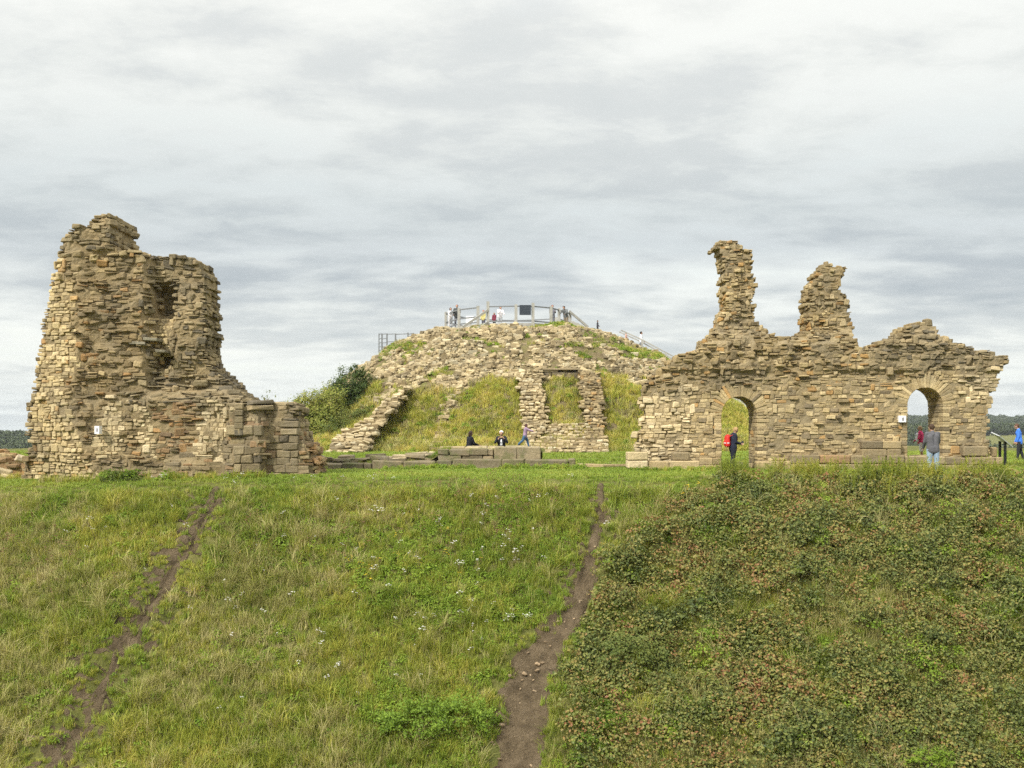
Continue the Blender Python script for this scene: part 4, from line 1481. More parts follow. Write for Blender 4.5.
# --- taller growth at the wall feet and along the right rim
protos = (tuft_set(3, M['grass'], n=26, h=(0.15, 0.42), wd=(0.010, 0.018), lean=(0.1, 0.7), spread=0.10)
          + leafy_set(3, M['lush'], 40, 0.20, 0.30, (0.06, 0.12), 0.55) + tuft_set(2, M['dry'], n=20, h=(0.25, 0.6), wd=(0.008, 0.013), lean=(0.1, 0.6), spread=0.10))
for i in range(2):
    g = Geo()
    for k in range(5):
        h = RNG.uniform(0.45, 0.85); a = RNG.uniform(0, 6.28); r = RNG.uniform(0, 0.1)
        b0 = (r * math.cos(a), r * math.sin(a), 0); b1 = (b0[0] + RNG.normal(0, 0.08), b0[1] + RNG.normal(0, 0.08), h)
        bar(g, b0, b1, 0.010, 0.010, sides=3)
        q = RNG.uniform(0.15, 1.0, 26)
        pos = np.outer(1 - q, b0) + np.outer(q, b1) + RNG.normal(0, 0.045, (26, 3)) * (1.25 - q)[:, None]
        leaves(g, pos, RNG.uniform(0.035, 0.08, 26), None, 0.35)
    protos.append(proto('weed', g, [M['grass']]))
PX, PY, ID, SC = [], [], [], []


def foot_line(xa, xb, Y, dens, tall=1.0, ids=(0, 1, 2, 3, 4, 5), wdt=0.25, sc=1.0):
    X0, X1 = W(xa, 0, Y)[0], W(xb, 0, Y)[0]
    n_ = int(abs(X1 - X0) * dens)
    x_ = RNG.uniform(X0, X1, n_)
    kk = fbm(x_ * 0.9, Y, seed=181, octv=3) > 0.40
    x_ = x_[kk]; n_ = len(x_)
    PX.append(x_); PY.append(Y + RNG.normal(0, wdt, n_)); ID.append(RNG.choice(ids, n_)); SC.append(RNG.uniform(0.6, 1.2, n_) * sc)


foot_line(22, 110, 37.2, 22, ids=(0, 1, 2, 0, 6), sc=0.9)
foot_line(100, 170, 37.3, 26, ids=(3, 4, 5, 0), wdt=0.2, sc=1.2)
foot_line(160, 320, 37.4, 22, ids=(0, 1, 2, 3), sc=0.8, wdt=0.15)
foot_line(296, 430, 43.7, 26, ids=(0, 1, 3, 4), sc=0.65, wdt=0.2)
foot_line(415, 585, 43.4, 34, ids=(3, 4, 5, 0), sc=0.8, wdt=0.15)
foot_line(630, 722, 41.3, 30, ids=(3, 4, 0, 1), sc=0.7, wdt=0.15)
foot_line(757, 1010, 41.9, 22, ids=(0, 1, 2, 3, 6), sc=0.75, wdt=0.2)
foot_line(300, 450, 45.4, 60, ids=(0, 1, 2, 3), sc=0.5, wdt=0.45)
foot_line(300, 440, 47.0, 40, ids=(0, 1, 2), sc=0.55, wdt=0.4)
foot_line(470, 540, 46.3, 14, ids=(0, 1, 2), sc=0.35, wdt=0.4)
foot_line(720, 1060, 36.9, 46, ids=(0, 1, 2, 6, 8, 9, 8), wdt=0.35, sc=0.95)
foot_line(830, 1060, 36.4, 30, ids=(8, 9, 0, 8), wdt=0.4, sc=0.95)
foot_line(590, 650, 62.5, 22, ids=(6, 7, 6, 0), wdt=0.6, sc=1.2)
foot_line(-60, 30, 41.0, 16, ids=(0, 1, 2), wdt=0.5, sc=0.8)
X, Y, idx, scl = (np.concatenate(q_) for q_ in (PX, PY, ID, SC))
Z = zt(X, Y)
inf = (Y > 44.6) & (Y < 48.6) & (np.abs(X + 3.4) < 5.2)
Z = np.where(inf, fillz(X, Y), Z)
scatter('wall_foot_weeds', 'tall grass, nettles and weeds along the wall feet and bank rim', 'weeds', protos, np.c_[X, Y, Z], idx, scl, 0.12)

# --- rough grass on the motte
protos = (tuft_set(4, M['bank'], n=34, h=(0.16, 0.45), wd=(0.020, 0.034), lean=(0.3, 1.1), spread=0.22)
          + leafy_set(2, M['lush'], 40, 0.26, 0.30, (0.09, 0.17), 0.6) + tuft_set(2, M['dry'], n=26, h=(0.2, 0.5), wd=(0.018, 0.03), lean=(0.3, 1.0), spread=0.2))
n = 34000
X, Y = RNG.uniform(MX - 22, MX + 22, n), RNG.uniform(MY - 22, MY + 8, n)
r = np.hypot(X - MX, Y - MY)
gpn = grass_panel(X, Y)
k = (r < 21.5) & (r > 4.2) & ((RNG.random(n) < gpn) | (RNG.random(n) < 0.035))
k &= ~((Y > MY - 5.6) & (r < 5.6) & (RNG.random(n) < 0.7))
X, Y, r = X[k], Y[k], r[k]
n = len(X)
idx = RNG.integers(0, 4, n)
u = RNG.random(n)
idx = np.where(u < np.clip((fbm(X * 0.5, Y * 0.5, seed=191, octv=3) - 0.5) * 3, 0.06, 0.5), 6 + RNG.integers(0, 2, n), idx)
idx = np.where(u > np.where(r < 13, 0.45, 0.93), 4 + RNG.integers(0, 2, n), idx)
scatter('mound_grass', 'rough yellow green grass on the flanks of the mound', 'grass', protos, np.c_[X, Y, motte_h(X, Y) - 0.03], idx, RNG.uniform(0.6, 1.2, n) * np.where(r < 13, 0.75, 1.0))
print('bank', n)

# --- flowers among the meadow
g = Geo()
protos = []
for kind in range(3):
    for rep in range(2):
        g1, g2 = Geo(), Geo()
        h = RNG.uniform(0.28, 0.5)
        tops = []
        for k in range(3):
            tp = (RNG.normal(0, 0.06), RNG.normal(0, 0.06), h * RNG.uniform(0.8, 1.1))
            bar(g1, (RNG.normal(0, 0.02), RNG.normal(0, 0.02), 0), tp, 0.008, 0.008, sides=3)
            tops.append(tp)
        g2 = g1
        cnt = (16, 18, 9)[kind]
        for tp in tops:
            pos = np.array(tp) + np.c_[RNG.normal(0, 0.020, cnt), RNG.normal(0, 0.020, cnt), RNG.normal(0.0, 0.008, cnt)]
            n0 = g1.n
            leaves(g1, pos, RNG.uniform(0.014, 0.026, cnt), None, 0.9, 0.1)
        me = g1.mesh('flower')
        npoly = len(me.polygons)
        mi = np.zeros(npoly, np.int32)
        vs_ = np.array([len(p.vertices) for p in me.polygons])
        stem_polys = 3 * 5
        sizes = np.array([max(p.vertices) for p in me.polygons])
        mi[sizes >= 18] = 1
        me.polygons.foreach_set('material_index', mi)
        o = bpy.data.objects.new('flower', me)
        me.materials.append(M['stem'])
        me.materials.append((M['petal'], M['brownhead'], M['yellow'])[kind])
        protos.append(o)
FX, FY, FI = [], [], []
for (cx_, cy_, sp, cnt, kd) in ((455, 545, 60, 60, 0), (480, 620, 60, 50, 0), (300, 500, 90, 50, 0), (380, 640, 90, 50, 0), (130, 540, 30, 12, 0), (220, 620, 30, 14, 0), (560, 640, 12, 10, 0), (500, 560, 20, 20, 0), (270, 690, 60, 14, 0),
                                (520, 520, 30, 60, 1), (400, 515, 50, 50, 1), (280, 550, 60, 50, 1), (470, 500, 40, 40, 1), (50, 560, 40, 30, 1), (880, 540, 120, 60, 1), (640, 520, 40, 14, 1),
                                (375, 575, 14, 8, 2), (440, 565, 20, 8, 2), (690, 500, 14, 10, 2), (775, 745, 18, 10, 2), (270, 570, 20, 4, 2), (620, 560, 15, 5, 2)):
    for _ in range(max(2, int(cnt * (0.5 if kd == 0 else 1.3)))):
        x_, y_, z_ = hit(cx_ + RNG.normal(0, sp), max(cy_ + RNG.normal(0, sp * 0.5), 486), step=0.1)
        FX.append(x_); FY.append(y_); FI.append(kd * 2 + RNG.integers(0, 2))
FX, FY, FI = np.array(FX), np.array(FY), np.array(FI)
_, ml, _, _, mr, _ = pathmask(FX, FY)
k = (ml > 1.1) & (mr > 1.1)
FX, FY, FI = FX[k], FY[k], FI[k]
scatter('meadow_flowers', 'small white, yellow and dried brown flower heads in the bank grass', 'flowers', protos, np.c_[FX, FY, zt(FX, FY)], FI, RNG.uniform(0.6, 1.1, len(FX)))


# ------------------------------------------------------------------ shrubs that stand out
def shrub(name, label, cat, cx, cy, cz, lobes, mat, leaf=(0.09, 0.15), n=5000, stems=5, asp=0.6, group=None):
    """a shrub: woody stems and a crown of leaves over uneven lobes (x, y, z, radius x, y, z)"""
    root = empty(name, (cx, cy, cz), RNG.uniform(0, 0.3), label, cat, group)
    gs = Geo()
    L = np.array(lobes, float)
    for k in range(stems):
        lb = L[RNG.integers(0, len(L))]
        top = lb[:3] + RNG.normal(0, 0.25, 3) * lb[3:6]
        mid = top * 0.5 + RNG.normal(0, 0.12, 3)
        mid[2] = top[2] * 0.55
        wd = 0.03 + 0.02 * top[2]
        bar(gs, (RNG.normal(0, 0.1), RNG.normal(0, 0.1), -0.1), mid, wd, wd, sides=6)
        bar(gs, mid, top, wd * 0.6, wd * 0.6, sides=5)
    gs.build('stem', M['bark'], root)
    g = Geo()
    vol = L[:, 3] * L[:, 4] + L[:, 3] * L[:, 5]
    which = RNG.choice(len(L), n, p=vol / vol.sum())
    d = RNG.normal(0, 1, (n, 3))
    d /= np.linalg.norm(d, axis=1)[:, None]
    # clumps: leaves gather about twig ends
    tw = RNG.normal(0, 1, (max(n // 40, 8), 3))
    tw /= np.linalg.norm(tw, axis=1)[:, None]
    tl = RNG.choice(len(L), len(tw), p=vol / vol.sum())
    tr = RNG.uniform(0.55, 1.12, len(tw))
    ti = RNG.integers(0, len(tw), n)
    clump = RNG.random(n) < 0.78
    lb = np.where(clump[:, None], L[tl[ti]], L[which])
    dd = np.where(clump[:, None], tw[ti] * tr[ti][:, None], d * RNG.uniform(0.5, 1.0, n)[:, None])
    pos = lb[:, :3] + dd * lb[:, 3:6] + RNG.normal(0, 0.11, (n, 3)) * np.minimum(lb[:, 3:6], 1.3) * 1.1
    pos[:, 2] = np.maximum(pos[:, 2], 0.02)
    leaves(g, pos, RNG.uniform(*leaf, n), dd * 0.7 + np.array([0, -0.2, 0.5]), asp)
    g.build('crown', mat, root)
    return root


M['spring'] = mat_leaf('fresh green leaves', [(0.0, (0.12, 0.20, 0.024)), (0.5, (0.20, 0.30, 0.036)), (1.0, (0.32, 0.40, 0.060))], 0.35, isl=0.8)
M['holly'] = mat_leaf('dark hawthorn leaves', [(0.0, (0.035, 0.065, 0.015)), (0.5, (0.066, 0.105, 0.024)), (1.0, (0.13, 0.16, 0.035))], 0.15, isl=0.8)
M['elder'] = mat_leaf('olive elder leaves', [(0.0, (0.12, 0.165, 0.030)), (0.5, (0.23, 0.265, 0.052)), (1.0, (0.40, 0.37, 0.09))], 0.25, isl=0.7)
M['hazel'] = mat_leaf('mid green shrub leaves', [(0.0, (0.065, 0.100, 0.022)), (0.5, (0.125, 0.160, 0.034)), (1.0, (0.210, 0.215, 0.050))], 0.25, isl=0.7)
Yb = 70.0
S_ = Yb / F


def at(px, Y):
    x = W(px, 0, Y)[0]
    return x, Y


x, y = at(318, 70.5)
shrub('olive_shrub', 'wide olive green shrub at the left foot of the mound behind the tower', 'shrub', x, y, 0.3,
      [(-1.3, 0, 1.7, 1.1, 1.2, 1.5), (-0.2, 0.2, 2.5, 1.1, 1.2, 1.4), (0.9, 0.1, 2.9, 1.0, 1.1, 1.3), (-0.9, 0, 2.8, 0.7, 0.8, 0.8), (0.3, -0.3, 1.2, 1.7, 1.2, 1.2)], M['elder'], (0.09, 0.16), 19000, 8)
x, y = at(352, 73.0)
shrub('dark_hawthorn', 'round dark green hawthorn bush standing highest beside the mound', 'shrub', x, y, 2.4,
      [(0, -0.6, 2.4, 1.25, 1.0, 1.0), (-0.75, -0.7, 1.9, 0.9, 0.9, 0.8), (0.7, -0.6, 1.7, 1.0, 0.9, 1.0), (0.1, -0.8, 0.9, 1.3, 1.0, 0.9), (0.3, -0.5, 3.1, 0.65, 0.6, 0.6), (1.1, -0.6, 0.9, 0.6, 0.7, 0.6)], M['holly'], (0.09, 0.15), 10000, 5)
x, y = at(348, 69.3)
shrub('low_shrub', 'low dense green shrub filling the gap between hawthorn and rubble spur', 'shrub', x, y, 0.6,
      [(-0.8, 0, 0.9, 1.0, 0.9, 0.9), (0.2, 0.1, 1.4, 1.0, 0.9, 0.9), (0.9, 0.2, 1.9, 0.6, 0.8, 0.6), (-1.2, 0, 0.5, 0.7, 0.7, 0.6)], M['hazel'], (0.08, 0.14), 7000, 5)
x, y, z = hit(425, 742)
shrub('bright_shrub', 'bright green leafy shrub low on the bank left of the wide path', 'shrub', x, y, z,
      [(0, 0, 0.5, 0.8, 0.6, 0.58), (0.95, 0.1, 0.62, 0.75, 0.6, 0.62), (-0.8, 0.3, 0.35, 0.7, 0.5, 0.38), (0.3, 0.7, 0.55, 0.9, 0.5, 0.42), (1.5, 0.3, 0.4, 0.5, 0.5, 0.4), (0.9, 1.0, 0.4, 0.8, 0.5, 0.35)], M['spring'], (0.06, 0.12), 7500, 7, 0.5)
x, y, z = hit(622, 668)
shrub('bramble_bush', 'bushy bramble mound bulging beside the right edge of the wide path', 'shrub', x, y, z,
      [(0, 0, 0.3, 0.9, 0.7, 0.55), (0.9, 0.2, 0.35, 0.8, 0.6, 0.5), (0.3, 0.5, 0.45, 0.9, 0.6, 0.5)], M['hazel'], (0.05, 0.09), 5200, 6, 0.75)
x, y, z = hit(930, 765)
shrub('fern_patch', 'bright green bracken clump at the bottom right corner of the bank', 'shrub', x, y, z,
      [(0, 0, 0.2, 0.9, 0.5, 0.28), (0.9, 0.2, 0.2, 0.6, 0.4, 0.25)], M['lush'], (0.06, 0.12), 2200, 4, 0.35)
x, y = at(118, 37.0)
shrub('nettle_clump', 'dark nettle clump against the foot of the tall tower ruin', 'shrub', x, y, -0.25,
      [(0, 0, 0.25, 0.45, 0.3, 0.28), (0.6, 0.05, 0.2, 0.5, 0.3, 0.22), (-0.3, 0, 0.2, 0.3, 0.25, 0.25)], M['hazel'], (0.05, 0.10), 1500, 4, 0.5)
X0, Z0 = W(268, 403, YT + 1)
shrub('wall_sapling', 'thin leafy sprig growing on the broken top of the tower wall', 'plant', X0, YT + 1.2, Z0,
      [(0, 0, 0.3, 0.12, 0.12, 0.25), (0.22, 0, 0.22, 0.1, 0.1, 0.2), (-0.2, 0, 0.15, 0.1, 0.1, 0.15)], M['elder'], (0.035, 0.06), 110, 5, 0.5)


# ------------------------------------------------------------------ far wooded hills
def hill_z(X, Y):
    top = 0.5 + 7.5 * sstep(-350, 350, X * 900 / np.maximum(Y, 1)) - 8.5
    top2 = 2.0 + 27 * sstep(-700, 500, X * 1700 / np.maximum(Y, 1)) - 11
    nz_ = (fbm(X / 260, Y / 260, seed=201, octv=4) - 0.5)
    a = -36 + (top + 34) * sstep(380, 900, Y) + 12 * nz_ * sstep(380, 600, Y)
    b = (top2 - top) * sstep(1150, 1750, Y) - 6 * sstep(900, 1100, Y) * sstep(1500, 1200, Y)
    return a + b + 4 * nz_ * sstep(1200, 1600, Y)


g = Geo()
v, q = sheet(np.arange(-2400, 2401, 60), np.arange(330, 2300, 40), hill_z)
g.add(v, [q])
o = g.build('hills', M['ground'], smooth=True)
tag(o, 'low wooded hills beyond the castle', 'hills', kind='structure')
M['wood'] = mat_leaf('woodland leaves', [(0.0, (0.022, 0.040, 0.014)), (0.5, (0.040, 0.062, 0.020)), (1.0, (0.075, 0.095, 0.030))], 0.1, isl=0.35, pscale=0.004)
protos = []
for i in range(5):
    g = Geo()
    bar(g, (0, 0, -1), (0, 0, 4), 0.5, 0.5, sides=5)
    nl = 8
    lob = np.c_[RNG.normal(0, 1.8, nl), RNG.normal(0, 1.8, nl), RNG.uniform(3.5, 8.0, nl), RNG.uniform(1.4, 2.8, nl)]
    cnt = 420
    d = RNG.normal(0, 1, (cnt, 3)); d /= np.linalg.norm(d, axis=1)[:, None]
    k = RNG.integers(0, nl, cnt)
    pos = lob[k, :3] + d * lob[k, 3:4] * RNG.uniform(0.75, 1.1, (cnt, 1))
    leaves(g, pos, RNG.uniform(0.8, 1.6, cnt), d, 0.9)
    protos.append(proto('tree', g, [M['wood']]))
n = 12000
Y = RNG.uniform(400, 1000, n) ; X = RNG.uniform(-0.62, 0.62, n) * Y
Y2 = RNG.uniform(1350, 1900, 7000); X2 = RNG.uniform(-0.6, 0.6, 7000) * Y2
X, Y = np.r_[X, X2], np.r_[Y, Y2]
k = fbm(X / 120, Y / 120, seed=211, octv=3) > 0.36
X, Y = X[k], Y[k]
n = len(X)
scatter('woodland', 'distant dark woodland on the hills along the horizon', 'woodland', protos, np.c_[X, Y, hill_z(X, Y)], RNG.integers(0, 5, n), RNG.uniform(0.65, 1.25, n), 0.05)
g = Geo()
xh, zh = W(5, 437, 1000)
box(g, -6, 6, -5, 5, 0, 5, (1, 1, 1), 0.02)
house = empty('far_house', (-465, 1010, float(hill_z(np.array([-465.0]), np.array([1010.0]))[0])+3), 0.2, 'tiny pale house among the far woods left of the tower', 'house')
g.build('wall', M['white'], house)
g = Geo()
g.add(np.array([(-6.4, -5.4, 5), (6.4, -5.4, 5), (6.4, 5.4, 5), (-6.4, 5.4, 5), (-6.4, 0, 8.2), (6.4, 0, 8.2)]), [np.array([(0, 1, 5, 4), (2, 3, 4, 5), (3, 2, 1, 0)]), np.array([(0, 4, 3), (1, 2, 5)])])
g.build('roof', mat_plain('red roof tiles', (0.28, 0.12, 0.08)), house)


# ------------------------------------------------------------------ viewing platform on the mound
DZ = 9.25
deck_px = [(446, 83.0), (459, 80.4), (478, 79.0), (488, 78.4), (516, 78.1), (533, 78.2), (551, 79.2), (559, 80.6), (570, 83.2), (556, 86.8), (515, 88.4), (470, 87.0)]
DP = [(W(p, 0, y_)[0], y_) for p, y_ in deck_px]
plat = empty('viewing_platform', (MX, MY, 8.8), 0, 'grey timber viewing platform with posts and rails on top of the mound', 'platform')
g = Geo()
nD = len(DP)
top = [(x_, y_, DZ) for x_, y_ in DP]
bot = [(x_, y_, DZ - 0.10) for x_, y_ in DP]
g.add(np.array(top + bot), [np.array([list(range(nD))]), np.array([list(range(2 * nD - 1, nD - 1, -1))]), np.array([(k, nD + k, nD + (k + 1) % nD, (k + 1) % nD) for k in range(nD)])])
child(g, 'deck', M['timber'], plat)
g = Geo()
for k in range(nD):
    a, b = DP[k], DP[(k + 1) % nD]
    bar(g, (*a, DZ - 0.19), (*b, DZ - 0.19), 0.06, 0.24)
child(g, 'fascia', M['timber'], plat)
heights = {3: 1.55, 5: 1.42}
for k, (x_, y_) in enumerate(DP):
    hgt = heights.get(k, 1.30)
    g = Geo()
    bar(g, (x_, y_, DZ - 0.75), (x_, y_, DZ + hgt), 0.21)
    child(g, 'post', M['timber'], plat)
for k in range(nD):
    if k in (2, 8):
        continue
    a, b = DP[k], DP[(k + 1) % nD]
    for zz in (1.18, 0.52, 0.13):
        if zz == 0.52 and k in (3, 4, 5, 6):
            continue
        g = Geo()
        bar(g, (a[0], a[1], DZ + zz), (b[0], b[1], DZ + zz), 0.085)
        child(g, 'rail', M['steel'], plat)
g = Geo()
xa, za = W(488, 310, 78.3); xb, zb = W(463, 327, 77.2)
bar(g, (xa, 78.3, za), (xb, 77.2, zb), 0.09, 0.16)
xa, za = W(488, 322, 78.3); xb, zb = W(475, 332, 77.4)
bar(g, (xa, 78.3, za), (xb, 77.4, zb), 0.09, 0.16)
child(g, 'stair_rail', M['timber'], plat)
g = Geo()
for k in range(5):
    xx, zz = W(482 - k * 3.2, 325 + k * 1.6, 78.0 - k * 0.2)
    box(g, xx - 0.15, xx + 0.15, 77.9 - k * 0.2, 79.0 - k * 0.2, zz - 0.05, zz)
child(g, 'step', M['timber'], plat)
g = Geo()
xa, za = W(569, 311, 82.8); xb, zb = W(588, 327, 83.4)
bar(g, (xa, 82.8, za), (xb, 83.4, zb), 0.10, 0.16)
child(g, 'handrail', M['timber'], plat)
g = Geo()
xa, za = W(519.5, 305, 78.0); xb, zb = W(531, 315, 78.0)
box(g, xa, xb, 77.98, 78.03, zb, za, None, 0.02)
o = child(g, 'information_board', M['board'], plat)
g = Geo()
box(g, xa + 0.06, xb - 0.06, 77.962, 77.985, zb + 0.02, zb + 0.12, None, 0.02)
g2 = g.build('caption_strip', M['white'], o)
g2.matrix_parent_inverse = o.matrix_parent_inverse.copy()
g = Geo()
xa, za = W(466, 316, 84.0); xb, zb = W(474, 323, 84.0)
box(g, xa, xb, 84.0, 84.06, zb, za, None, 0.02)
child(g, 'display_panel', M['white'], plat)

# the landing fence left of the platform
lf = empty('landing_rail', (W(395, 0, 81)[0], 81, 7.4), 0, 'short grey rail fence on the left shoulder of the mound below the platform', 'fence')
pts = [(379, 82.2), (382, 81.0), (387, 80.6), (395.5, 80.4), (408, 80.6), (414, 82.0)]
for k, (p, y_) in enumerate(pts[:5]):
    g = Geo()
    xx, zz = W(p, 333.5 if k < 4 else 332.5, y_)
    bar(g, (xx, y_, zz - 1.45 if k < 4 else zz - 1.2), (xx, y_, zz), 0.10 if k else 0.07)
    child(g, 'post', M['steel'], lf)
for k in range(5):
    (p0, y0), (p1, y1) = pts[k], pts[k + 1]
    for dz in ((0.06, 0.4, 0.7, 1.0, 1.25) if k < 2 else (0.06, 0.62)):
        xa, za = W(p0, 333.5, y0); xb, zb = W(p1, 333 if k < 4 else 332.5, y1)
        g = Geo()
        bar(g, (xa, y0, za - dz), (xb, y1, zb - dz), 0.05)
        child(g, 'rail', M['steel'], lf)

# the staircase down the right shoulder of the mound
sc = empty('timber_staircase', (W(660, 0, 88)[0], 88, 1.0), 0, 'long pale timber staircase running down the right shoulder of the mound', 'staircase')
YS = 88.0
def st_pt(px):
    py = np.interp(px, [570, 597, 641, 740, 790, 830], [322, 333, 353, 406, 433, 452])
    return W(px, py, YS)
PS = [570, 597, 620, 641, 665, 690, 715, 740, 765, 790, 822]
for side, yy in (('near', YS - 0.7), ('far', YS + 0.7)):
    g = Geo()
    for a, b in zip(PS[:-1], PS[1:]):
        xa, za = st_pt(a); xb, zb = st_pt(b)
        bar(g, (xa, yy, za - 0.12), (xb, yy, zb - 0.12), 0.08, 0.32)
    child(g, 'stringer', M['timber'], sc)
    g = Geo()
    for a, b in zip(PS[2:-1], PS[3:]):
        xa, za = st_pt(a); xb, zb = st_pt(b)
        bar(g, (xa, yy, za + 1.0), (xb, yy, zb + 1.0), 0.09, 0.09)
        bar(g, (xa, yy, za + 0.5), (xb, yy, zb + 0.5), 0.05, 0.05)
    child(g, 'handrail', M['timber'], sc)
    for a in PS[3:]:
        xa, za = st_pt(a)
        g = Geo()
        gz = float(np.maximum(motte_h(np.array([xa]), np.array([yy]))[0], 0.3))
        bar(g, (xa, yy, gz - 0.2), (xa, yy, za + 1.05), 0.13)
        child(g, 'post', M['timber'], sc)
g = Geo()
xs0, _ = st_pt(570); xs1, _ = st_pt(822)
for x_ in np.arange(xs0, xs1, 0.32):
    px_ = 512 + x_ * F / YS
    _, zz = st_pt(px_)
    box(g, x_, x_ + 0.34, YS - 0.66, YS + 0.66, zz - 0.06, zz, None, 0.02)
child(g, 'tread', M['timber'], sc)


# ------------------------------------------------------------------ notices
def plaque(px, py, wp, hp, Y, label, mark):
    X, Z = W(px, py, Y)
    wd, hh = wp * Y / F, hp * Y / F
    root = empty('notice_plaque', (X, Y, Z), 0, label, 'notice')
    g = Geo()
    box(g, -wd / 2, wd / 2, -0.02, 0.25, -hh / 2, hh / 2, None, 0.02)
    g.build('plate', M['white'], root)
    g = Geo()
    for (x0_, x1_, z0_, z1_) in mark:
        box(g, x0_ * wd, x1_ * wd, -0.024, 0.0, z0_ * hh, z1_ * hh, None, 0.02)
    g.build('print', mat_plain('faded print', (0.22, 0.21, 0.23)), root)


plaque(902.5, 419, 7.2, 6.6, YW - 0.10, 'square white notice plaque on the wall left of the window arch', [(-0.06, 0.16, -0.3, -0.05), (-0.12, 0.22, -0.05, 0.12), (0.0, 0.12, 0.12, 0.28)])
plaque(97, 430, 4.8, 8.0, YT - 0.22, 'small white upright notice plaque low on the tall tower ruin', [(-0.08, 0.2, -0.22, 0.22)])

lec = empty('lectern_sign', (W(1002, 0, 47)[0], 47.0, float(zt(np.array([21.0]), np.array([47.0]))[0])), 0, 'tilted white interpretation panel on dark legs by the wall end', 'sign')
g = Geo()
zl = W(0, 440, 47)[1]
bx = lec.location
pa = Vector((-0.30, 0, W(0, 434, 47)[1] - bx.z)); pb = Vector((0.30, 0, W(0, 445, 47)[1] - bx.z))
mid_ = (pa + pb) / 2
bar(g, pa - mid_, pb - mid_, 0.85, 0.04)
pnl = g.build('panel', M['white'], lec)
pnl.location = mid_
pnl.rotation_euler = (R(11), 0, 0)
for yy in (-0.25, 0.25):
    g = Geo()
    bar(g, (0.02, yy, -0.1), (0.02, yy, zl - bx.z - 0.05), 0.09)
    g.build('leg', M['iron'], lec)


# ------------------------------------------------------------------ people
_cm = {}


def cloth(c, rough=0.85, var=0.12):
    k = (tuple(c), rough)
    if k not in _cm:
        _cm[k] = mat_plain('cloth %d' % len(_cm), c, rough, var + 0.08, 9, 0.9)
    return _cm[k]


SKIN = (0.46, 0.27, 0.19)


def capsules(caps, voxel, name, smooth_it=4):
    """one continuous surface over tapered, round-ended limbs"""
    g = Geo()
    for a, ra, b, rb in caps:
        a, b = Vector(a), Vector(b)
        d = b - a
        if d.length < 1e-4:
            d = Vector((0, 0, 1e-3)); b = a + d
        d.normalize()
        s_ = d.orthogonal().normalized()
        u_ = d.cross(s_)
        rings = []
        NS = 12
        for t_ in np.linspace(-90, 0, 5)[1:]:
            rings.append((a + d * ra * math.sin(R(t_)), ra * math.cos(R(t_))))
        for t_ in np.linspace(0, 90, 5)[:-1]:
            rings.append((b + d * rb * math.sin(R(t_)), rb * math.cos(R(t_))))
        vs = [a - d * ra]
        for c, rr in rings:
            for k in range(NS):
                an = 2 * math.pi * k / NS
                vs.append(c + s_ * math.cos(an) * rr + u_ * math.sin(an) * rr)
        vs.append(b + d * rb)
        q, t_ = [], []
        for i in range(len(rings) - 1):
            for k in range(NS):
                q.append((1 + i * NS + k, 1 + i * NS + (k + 1) % NS, 1 + (i + 1) * NS + (k + 1) % NS, 1 + (i + 1) * NS + k))
        for k in range(NS):
            t_.append((0, 1 + (k + 1) % NS, 1 + k))
            t_.append((len(vs) - 1, 1 + (len(rings) - 1) * NS + k, 1 + (len(rings) - 1) * NS + (k + 1) % NS))
        g.add(np.array([tuple(x) for x in vs]), [np.array(q), np.array(t_)])
    tmp = bpy.data.objects.new('tmp', g.mesh('tmp'))
    COL.objects.link(tmp)
    rm = tmp.modifiers.new('r', 'REMESH')
    rm.mode = 'VOXEL'
    rm.voxel_size = voxel
    sm = tmp.modifiers.new('s', 'SMOOTH')
    sm.iterations = smooth_it
    sm.factor = 0.5
    dg = bpy.context.evaluated_depsgraph_get()
    me = bpy.data.meshes.new_from_object(tmp.evaluated_get(dg))
    me.name = name
    old = tmp.data
    bpy.data.objects.remove(tmp)
    bpy.data.meshes.remove(old)
    me.polygons.foreach_set('use_smooth', np.ones(len(me.polygons), bool))
    me.materials.clear()
    return me


